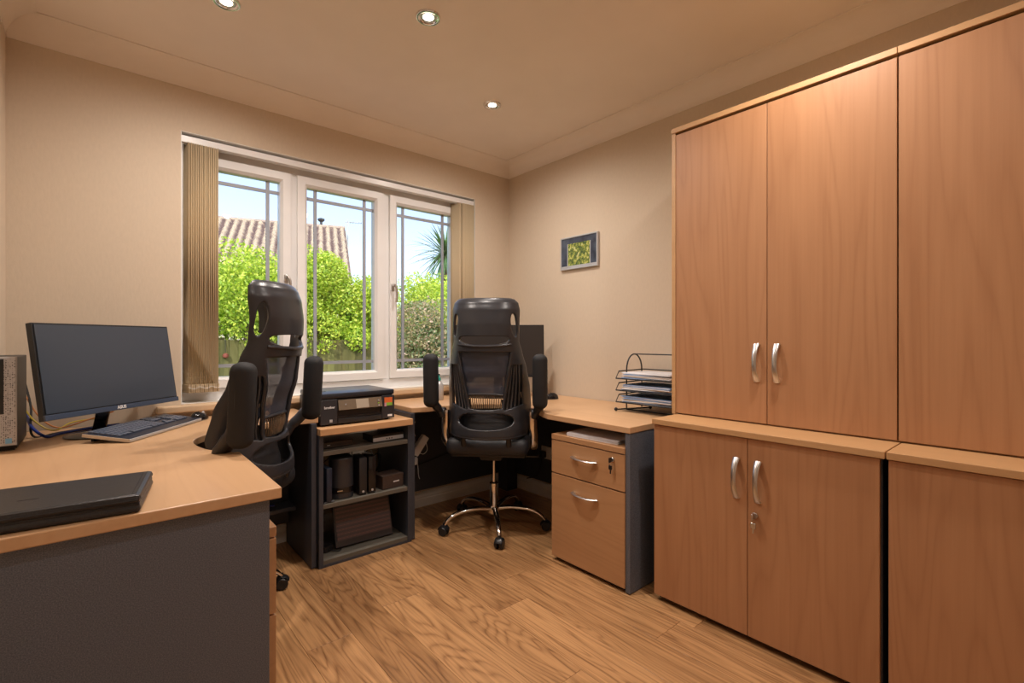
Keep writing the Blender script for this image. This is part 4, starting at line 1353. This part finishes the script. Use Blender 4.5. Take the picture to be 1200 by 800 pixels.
# ================================================================== SMALL THINGS ON / UNDER THE RIGHT DESK
t = thing('bottle', 'clear bottle with a teal pump top on the right desk behind the chair', 'bottle', (-0.775, -0.225, DZ))
b = MB(); b.lathe([(0.026, 0), (0.029, 0.004), (0.029, 0.095), (0.020, 0.112), (0.011, 0.118), (0.011, 0.126)], 20); b.build('bottle_body', M['silver'], t, smooth=True)
b = MB(); b.lathe([(0.013, 0.124), (0.013, 0.140), (0.005, 0.142), (0.005, 0.158)], 14); b.build('cap', M['teal'], t, smooth=True)
b = MB(); b.tube([(0.006, 0, 0.160), (-0.026, 0, 0.160), (-0.030, 0, 0.153)], 0.005, 8); b.build('nozzle', M['black'], t, smooth=True)

t = thing('power_block', 'white plug block hanging tilted below the right desk beside the shelf unit', 'plug block', (-0.865, -0.14, 0.445), 0)
rt = Matrix.Rotation(R(-35), 3, 'Y')
b = MB(); b.obox((0, 0, 0), (0.050, 0.038, 0.135), Matrix.Rotation(R(38), 3, 'Y')); b.build('casing', M['white'], t, bevel=0.006)
b = MB(); b.rbox((-0.038, 0.0, -0.095), (0.040, 0.035, 0.050), 0.012, 3); b.build('plug', M['white'], t, smooth=True)
b = MB(); b.tube(spline([(0.045, 0, 0.02), (0.055, 0, -0.035), (0.030, 0, -0.060), (0.0, 0, -0.050)]), 0.0022, 6)
b.tube(spline([(-0.020, 0, -0.07), (-0.012, 0, -0.14), (-0.008, 0, -0.19), (0.0, 0, -0.215)]), 0.0018, 6)
b.tube(spline([(-0.03, 0, 0.06), (-0.045, 0.01, 0.11), (-0.02, 0.02, 0.15)]), 0.0022, 6)
b.build('lead', M['white'], t, smooth=True)
# its lead goes up to the desktop underside

t = thing('wall_socket', 'white double wall socket under the right desk, behind the pedestal', 'socket', (-0.0605, -0.500, 0.335))
b = MB(); b.rbox((0, 0, 0), (0.010, 0.146, 0.086), 0.003, 2); b.build('face_plate', M['white'], t, smooth=True, angle=30)
for y_ in (-0.036, 0.036):
    b = MB(); b.box(-0.0062, -0.005, y_ - 0.0015, y_ + 0.0015, 0.004, 0.010); b.box(-0.0062, -0.005, y_ - 0.012, y_ - 0.007, -0.012, -0.008); b.box(-0.0062, -0.005, y_ + 0.007, y_ + 0.012, -0.012, -0.008)
    b.build('socket_holes', M['black'], t)
t2 = thing('plug', 'black plug pushed into the wall socket under the right desk', 'plug', (-0.067, -0.464, 0.325))
b = MB(); b.rbox((-0.020, 0, 0), (0.038, 0.046, 0.048), 0.010, 3); b.build('plug_body', M['black'], t2, smooth=True)
b = MB(); b.tube(spline([(-0.030, 0, -0.022), (-0.032, 0.01, -0.08), (-0.03, 0.06, -0.16), (-0.02, 0.16, -0.20)]), 0.0035, 7); b.build('flex', M['black'], t2, smooth=True)
cable('dark cable sagging along the back panel under the right desk', [(-1.06, -0.065, 0.36), (-0.95, -0.07, 0.30), (-0.78, -0.07, 0.31), (-0.55, -0.07, 0.35), (-0.35, -0.07, 0.33)], 0.004, M['black'])
cable('blue cable coiled on the tray under the left desk', [(-1.98, -0.15, 0.250), (-1.90, -0.13, 0.258), (-1.82, -0.16, 0.250), (-1.86, -0.18, 0.250), (-1.94, -0.165, 0.256), (-1.80, -0.12, 0.250), (-1.72, -0.13, 0.250)], 0.004, M['blue'])

# ================================================================== OUTSIDE
GZ = -0.40
b = MB(); b.box(-25, 40, 0.30, 60, GZ - 0.1, GZ)
struct(b.build('lawn', M['grass']))
fc = thing('garden_fence', 'weathered close-board timber fence across the garden', 'fence', (1.0, 5.6, GZ))
bd = None
for k in range(74):
    x = -4.1 + k * 0.125
    if bd is None:
        b = MB(); b.extr([(-0.066, 0, 0.02), (0.066, -0.012, 0.02), (0.066, 0.006, 0.02), (-0.066, 0.012, 0.02)], (0, 0, 1.49)); bd = b.build('board', M['fence'], fc); o = bd
    else:
        o = bd.copy(); COL.objects.link(o)
    o.location = (x, 0.0, 0)
for z in (0.3, 0.8, 1.3):
    b = MB(); b.box(-4.2, 5.2, 0.02, 0.06, z - 0.04, z + 0.04); b.build('rail', M['fence'], fc)
for x in (-4.1, -2.0, 0.1, 2.2, 4.3):
    b = MB(); b.box(x - 0.05, x + 0.05, 0.06, 0.16, 0.0, 1.55); b.build('post', M['fence'], fc)

def leaves(b, rng, c, rad, n, size, droop=0.0):
    for _ in range(n):
        while True:
            p = Vector((rng.uniform(-1, 1), rng.uniform(-1, 1), rng.uniform(-1, 1)))
            if 0.35 < p.length < 1: break
        p = p.normalized() * (0.62 + 0.42 * rng.random() ** 0.7)
        q = Vector((p.x * rad[0], p.y * rad[1], p.z * rad[2])) + Vector(c)
        a = Vector((rng.gauss(0, 1), rng.gauss(0, 1), rng.gauss(0, 1))).normalized()
        nrm = (p.normalized() * 0.8 + a).normalized()
        u = nrm.cross(Vector((0, 0, 1)) if abs(nrm.z) < .9 else Vector((1, 0, 0))).normalized()
        v = nrm.cross(u)
        an = rng.uniform(0, 2 * PI)
        u, v = u * math.cos(an) + v * math.sin(an), v * math.cos(an) - u * math.sin(an)
        s = size * rng.uniform(0.6, 1.3)
        f = s * 0.52
        b.bm.faces.new([b.bm.verts.new(q + k_) for k_ in (u * s, v * f + u * s * .1, -u * s, -v * f + u * s * .1)])
def bush(label, x, y, z0, z1, w_, m, n, size, seed, cat='shrub', name='garden_shrub', lumps=22):
    rng = random.Random(seed)
    t = thing(name, label, cat, (x, y, GZ))
    h = z1 - z0
    b = MB()
    for k in range(lumps):
        a = rng.uniform(0, 2 * PI); rr_ = rng.random() ** 0.5
        cz = z0 + h * rng.uniform(0.22, 0.80)
        fall = 1 - 0.55 * ((cz - z0) / h) ** 2
        c = (w_ * 0.62 * rr_ * math.cos(a) * fall, w_ * 0.40 * rr_ * math.sin(a), cz - GZ)
        r0 = w_ * rng.uniform(0.26, 0.42)
        leaves(b, rng, c, (r0, r0 * .9, min(r0, h * 0.3) * rng.uniform(.8, 1.1)), n // lumps, size)
    o = b.build('foliage', m, t, kind='stuff')
    b = MB()
    for k in range(4):
        a = rng.uniform(0, 2 * PI)
        b.tube(spline([(0.05 * math.cos(a), 0.05 * math.sin(a), 0), (0.12 * w_ * math.cos(a), 0.1 * w_ * math.sin(a), (z0 + h * .3 - GZ) * 0.6), (0.35 * w_ * math.cos(a), 0.2 * w_ * math.sin(a), z0 + h * 0.6 - GZ)], 5), [0.045 - 0.003 * i_ for i_ in range(11)], 7)
    b.build('stems', M['bark'], t, smooth=True)
    return t
bush('lime green sunlit shrub over the fence, in the left window pane', -0.80, 5.95, 0.62, 2.52, 1.65, M['leaf_lime'], 32000, 0.031, 1)
bush('tall lime green shrub over the fence, in the middle window pane', 0.46, 6.0, 0.70, 2.82, 1.15, M['leaf_lime'], 30000, 0.031, 2)
bush('narrower green bush over the fence, between the middle and right panes', 1.30, 5.95, 0.68, 2.45, 0.85, M['leaf_lime'], 15000, 0.031, 3)
bush('lower green bush behind the lime shrubs, in the left window pane', -1.9, 7.9, 0.8, 2.9, 1.2, M['leaf_lime'], 9000, 0.045, 4)
bush('olive and pink-flecked shrub in the right window pane', 2.50, 4.9, -0.30, 2.10, 1.3, M['leaf_olive'], 30000, 0.030, 5)
bush('light green shrub under the palm, at the right of the window', 3.75, 7.2, 0.0, 2.90, 1.7, M['leaf_lime'], 24000, 0.038, 6)
bush('low dark green shrub below the fence, in the right window pane', 2.0, 4.0, -0.38, 0.74, 0.55, M['leaf_mid'], 7000, 0.030, 7)
bush('bushy hedge beyond the right end of the fence', 6.4, 10.5, -0.2, 3.1, 2.4, M['leaf_mid'], 12000, 0.08, 8)

# cabbage palm
pm = thing('cabbage_palm', 'cabbage palm with a spiky round head above the shrubs, right pane', 'palm tree', (5.10, 8.9, GZ))
b = MB(); b.tube(spline([(0, 0, 0), (0.04, 0, 1.5), (0, 0, 3.0), (0.02, 0, 3.65)], 5), 0.09, 9); b.build('trunk', M['bark'], pm, smooth=True)
rg = random.Random(21)
lf = None
for k in range(170):
    a = rg.uniform(0, 2 * PI); el = rg.uniform(-0.9, 1.45); L_ = rg.uniform(0.85, 1.15)
    if k % 6 == 0:
        b = MB(); prev = None
        bend = rg.uniform(0.1, 0.5)
        for s_i in range(6):
            q = s_i / 5
            x = L_ * q; z = -bend * q * q * L_
            wd = 0.026 * (1 - q ** 2.5) + 0.001
            cur = [b.bm.verts.new((x, -wd, z)), b.bm.verts.new((x, wd, z))]
            if prev: b.bm.faces.new((prev[0], cur[0], cur[1], prev[1]))
            prev = cur
        lf = b.build('leaf', M['leaf_palm'], pm); o = lf
    else:
        o = lf.copy(); COL.objects.link(o)
    o.location = (0.02, 0, 3.98 + rg.uniform(-.1, .1)); o.rotation_euler = (0, -el, a)

# neighbour's house with tiled roof; local origin under the right end of the ridge, ridge along local X
hs = thing('neighbour_house', 'pale house with a brown pantiled roof behind the shrubs', 'house', (6.20, 19.06, GZ), R(-18.4))
RZ, RUN, DROP = 6.20 - GZ, 4.6, 3.0
b = MB(); b.box(-17, -0.25, -RUN + 0.4, RUN - 0.4, 0, RZ - DROP + 0.1); b.build('wall', M['render'], hs)
def roof():
    b = MB()
    x0_, x1_ = -17.2, 0.0
    rows, pitch = 16, 0.30
    cols = int((x1_ - x0_) / pitch)
    x0_ = x1_ - cols * pitch
    for r_ in range(rows):
        ya, yb = -RUN + RUN * r_ / rows, -RUN + RUN * (r_ + 1) / rows
        za, zb = RZ - DROP + DROP * r_ / rows, RZ - DROP + DROP * (r_ + 1) / rows
        prev = None
        for c_ in range(cols * 4 + 1):
            x = x0_ + c_ * pitch / 4
            hgt = (0.0, 0.08, 0.15, 0.08)[c_ % 4]
            cur = [b.bm.verts.new((x, ya, za + 0.05 + hgt)), b.bm.verts.new((x, yb, zb + hgt)), b.bm.verts.new((x, ya, za + hgt - 0.01))]
            if prev:
                b.bm.faces.new((prev[0], cur[0], cur[1], prev[1]))
                b.bm.faces.new((prev[2], cur[2], cur[0], prev[0]))
            prev = cur
    b.quad([(x0_, -RUN, RZ - DROP - .03), (x1_, -RUN, RZ - DROP - .03), (x1_, 0, RZ - .03), (x0_, 0, RZ - .03)])
    b.quad([(x0_, 0, RZ - .03), (x1_, 0, RZ - .03), (x1_, RUN, RZ - DROP - .03), (x0_, RUN, RZ - DROP - .03)])
    return b
roof().build('roof_tiles', M['tile'], hs, kind='stuff')
b = MB(); b.tube([(-17.2, 0, RZ + 0.02), (0.0, 0, RZ + 0.02)], 0.11, 8); b.build('ridge', M['tile_plain'], hs)
b = MB(); b.extr([(-0.26, -RUN + .4, RZ - DROP + .1), (-0.26, 0, RZ - 0.08), (-0.26, RUN - .4, RZ - DROP + .1)], (0.02, 0, 0)); b.build('gable', M['render'], hs)
b = MB(); b.tube([(-0.02, -RUN, RZ - DROP - 0.10), (-0.02, 0, RZ - 0.10)], 0.06, 6); b.build('verge', M['render'], hs)
b = MB(); b.tube([(-1.02, 0, RZ - 0.2), (-1.02, 0, RZ + 0.28)], 0.055, 8); b.lathe([(0.10, RZ + 0.26), (0.15, RZ + 0.32), (0.15, RZ + 0.38), (0.05, RZ + 0.42)], 12, (-1.02, 0, 0)); b.build('flue', M['shell'], hs)
b = MB(); b.tube([(0.12, 0, RZ - 2.5), (0.12, 0, RZ + 0.40)], 0.028, 6); b.tube([(0.02, 0, RZ + 0.33), (0.75, 0, RZ + 0.36)], 0.022, 5)
for k in range(6): b.tube([(0.12 + k * 0.12, -0.2, RZ + 0.34), (0.12 + k * 0.12, 0.2, RZ + 0.34)], 0.010, 4)
b.tube([(-0.24, 0, RZ - 1.2), (0.12, 0, RZ - 1.2)], 0.03, 5)
b.build('aerial', M['silver'], hs)
# terracotta ornament on the fence
t = thing('garden_ornament', 'small red-brown round ornament hanging on the fence, lower left pane', 'ornament', (-0.955, 5.56, 0.87))
b = MB(); b.lathe([(0.01, -0.040), (0.035, -0.025), (0.042, 0), (0.035, 0.025), (0.01, 0.040)], 14); b.build('ornament_body', M['brickred'], t, smooth=True)
b = MB(); b.tube([(0, 0, 0.05), (0, 0.02, 0.25)], 0.004, 5); b.build('ornament_cord', M['black'], t)
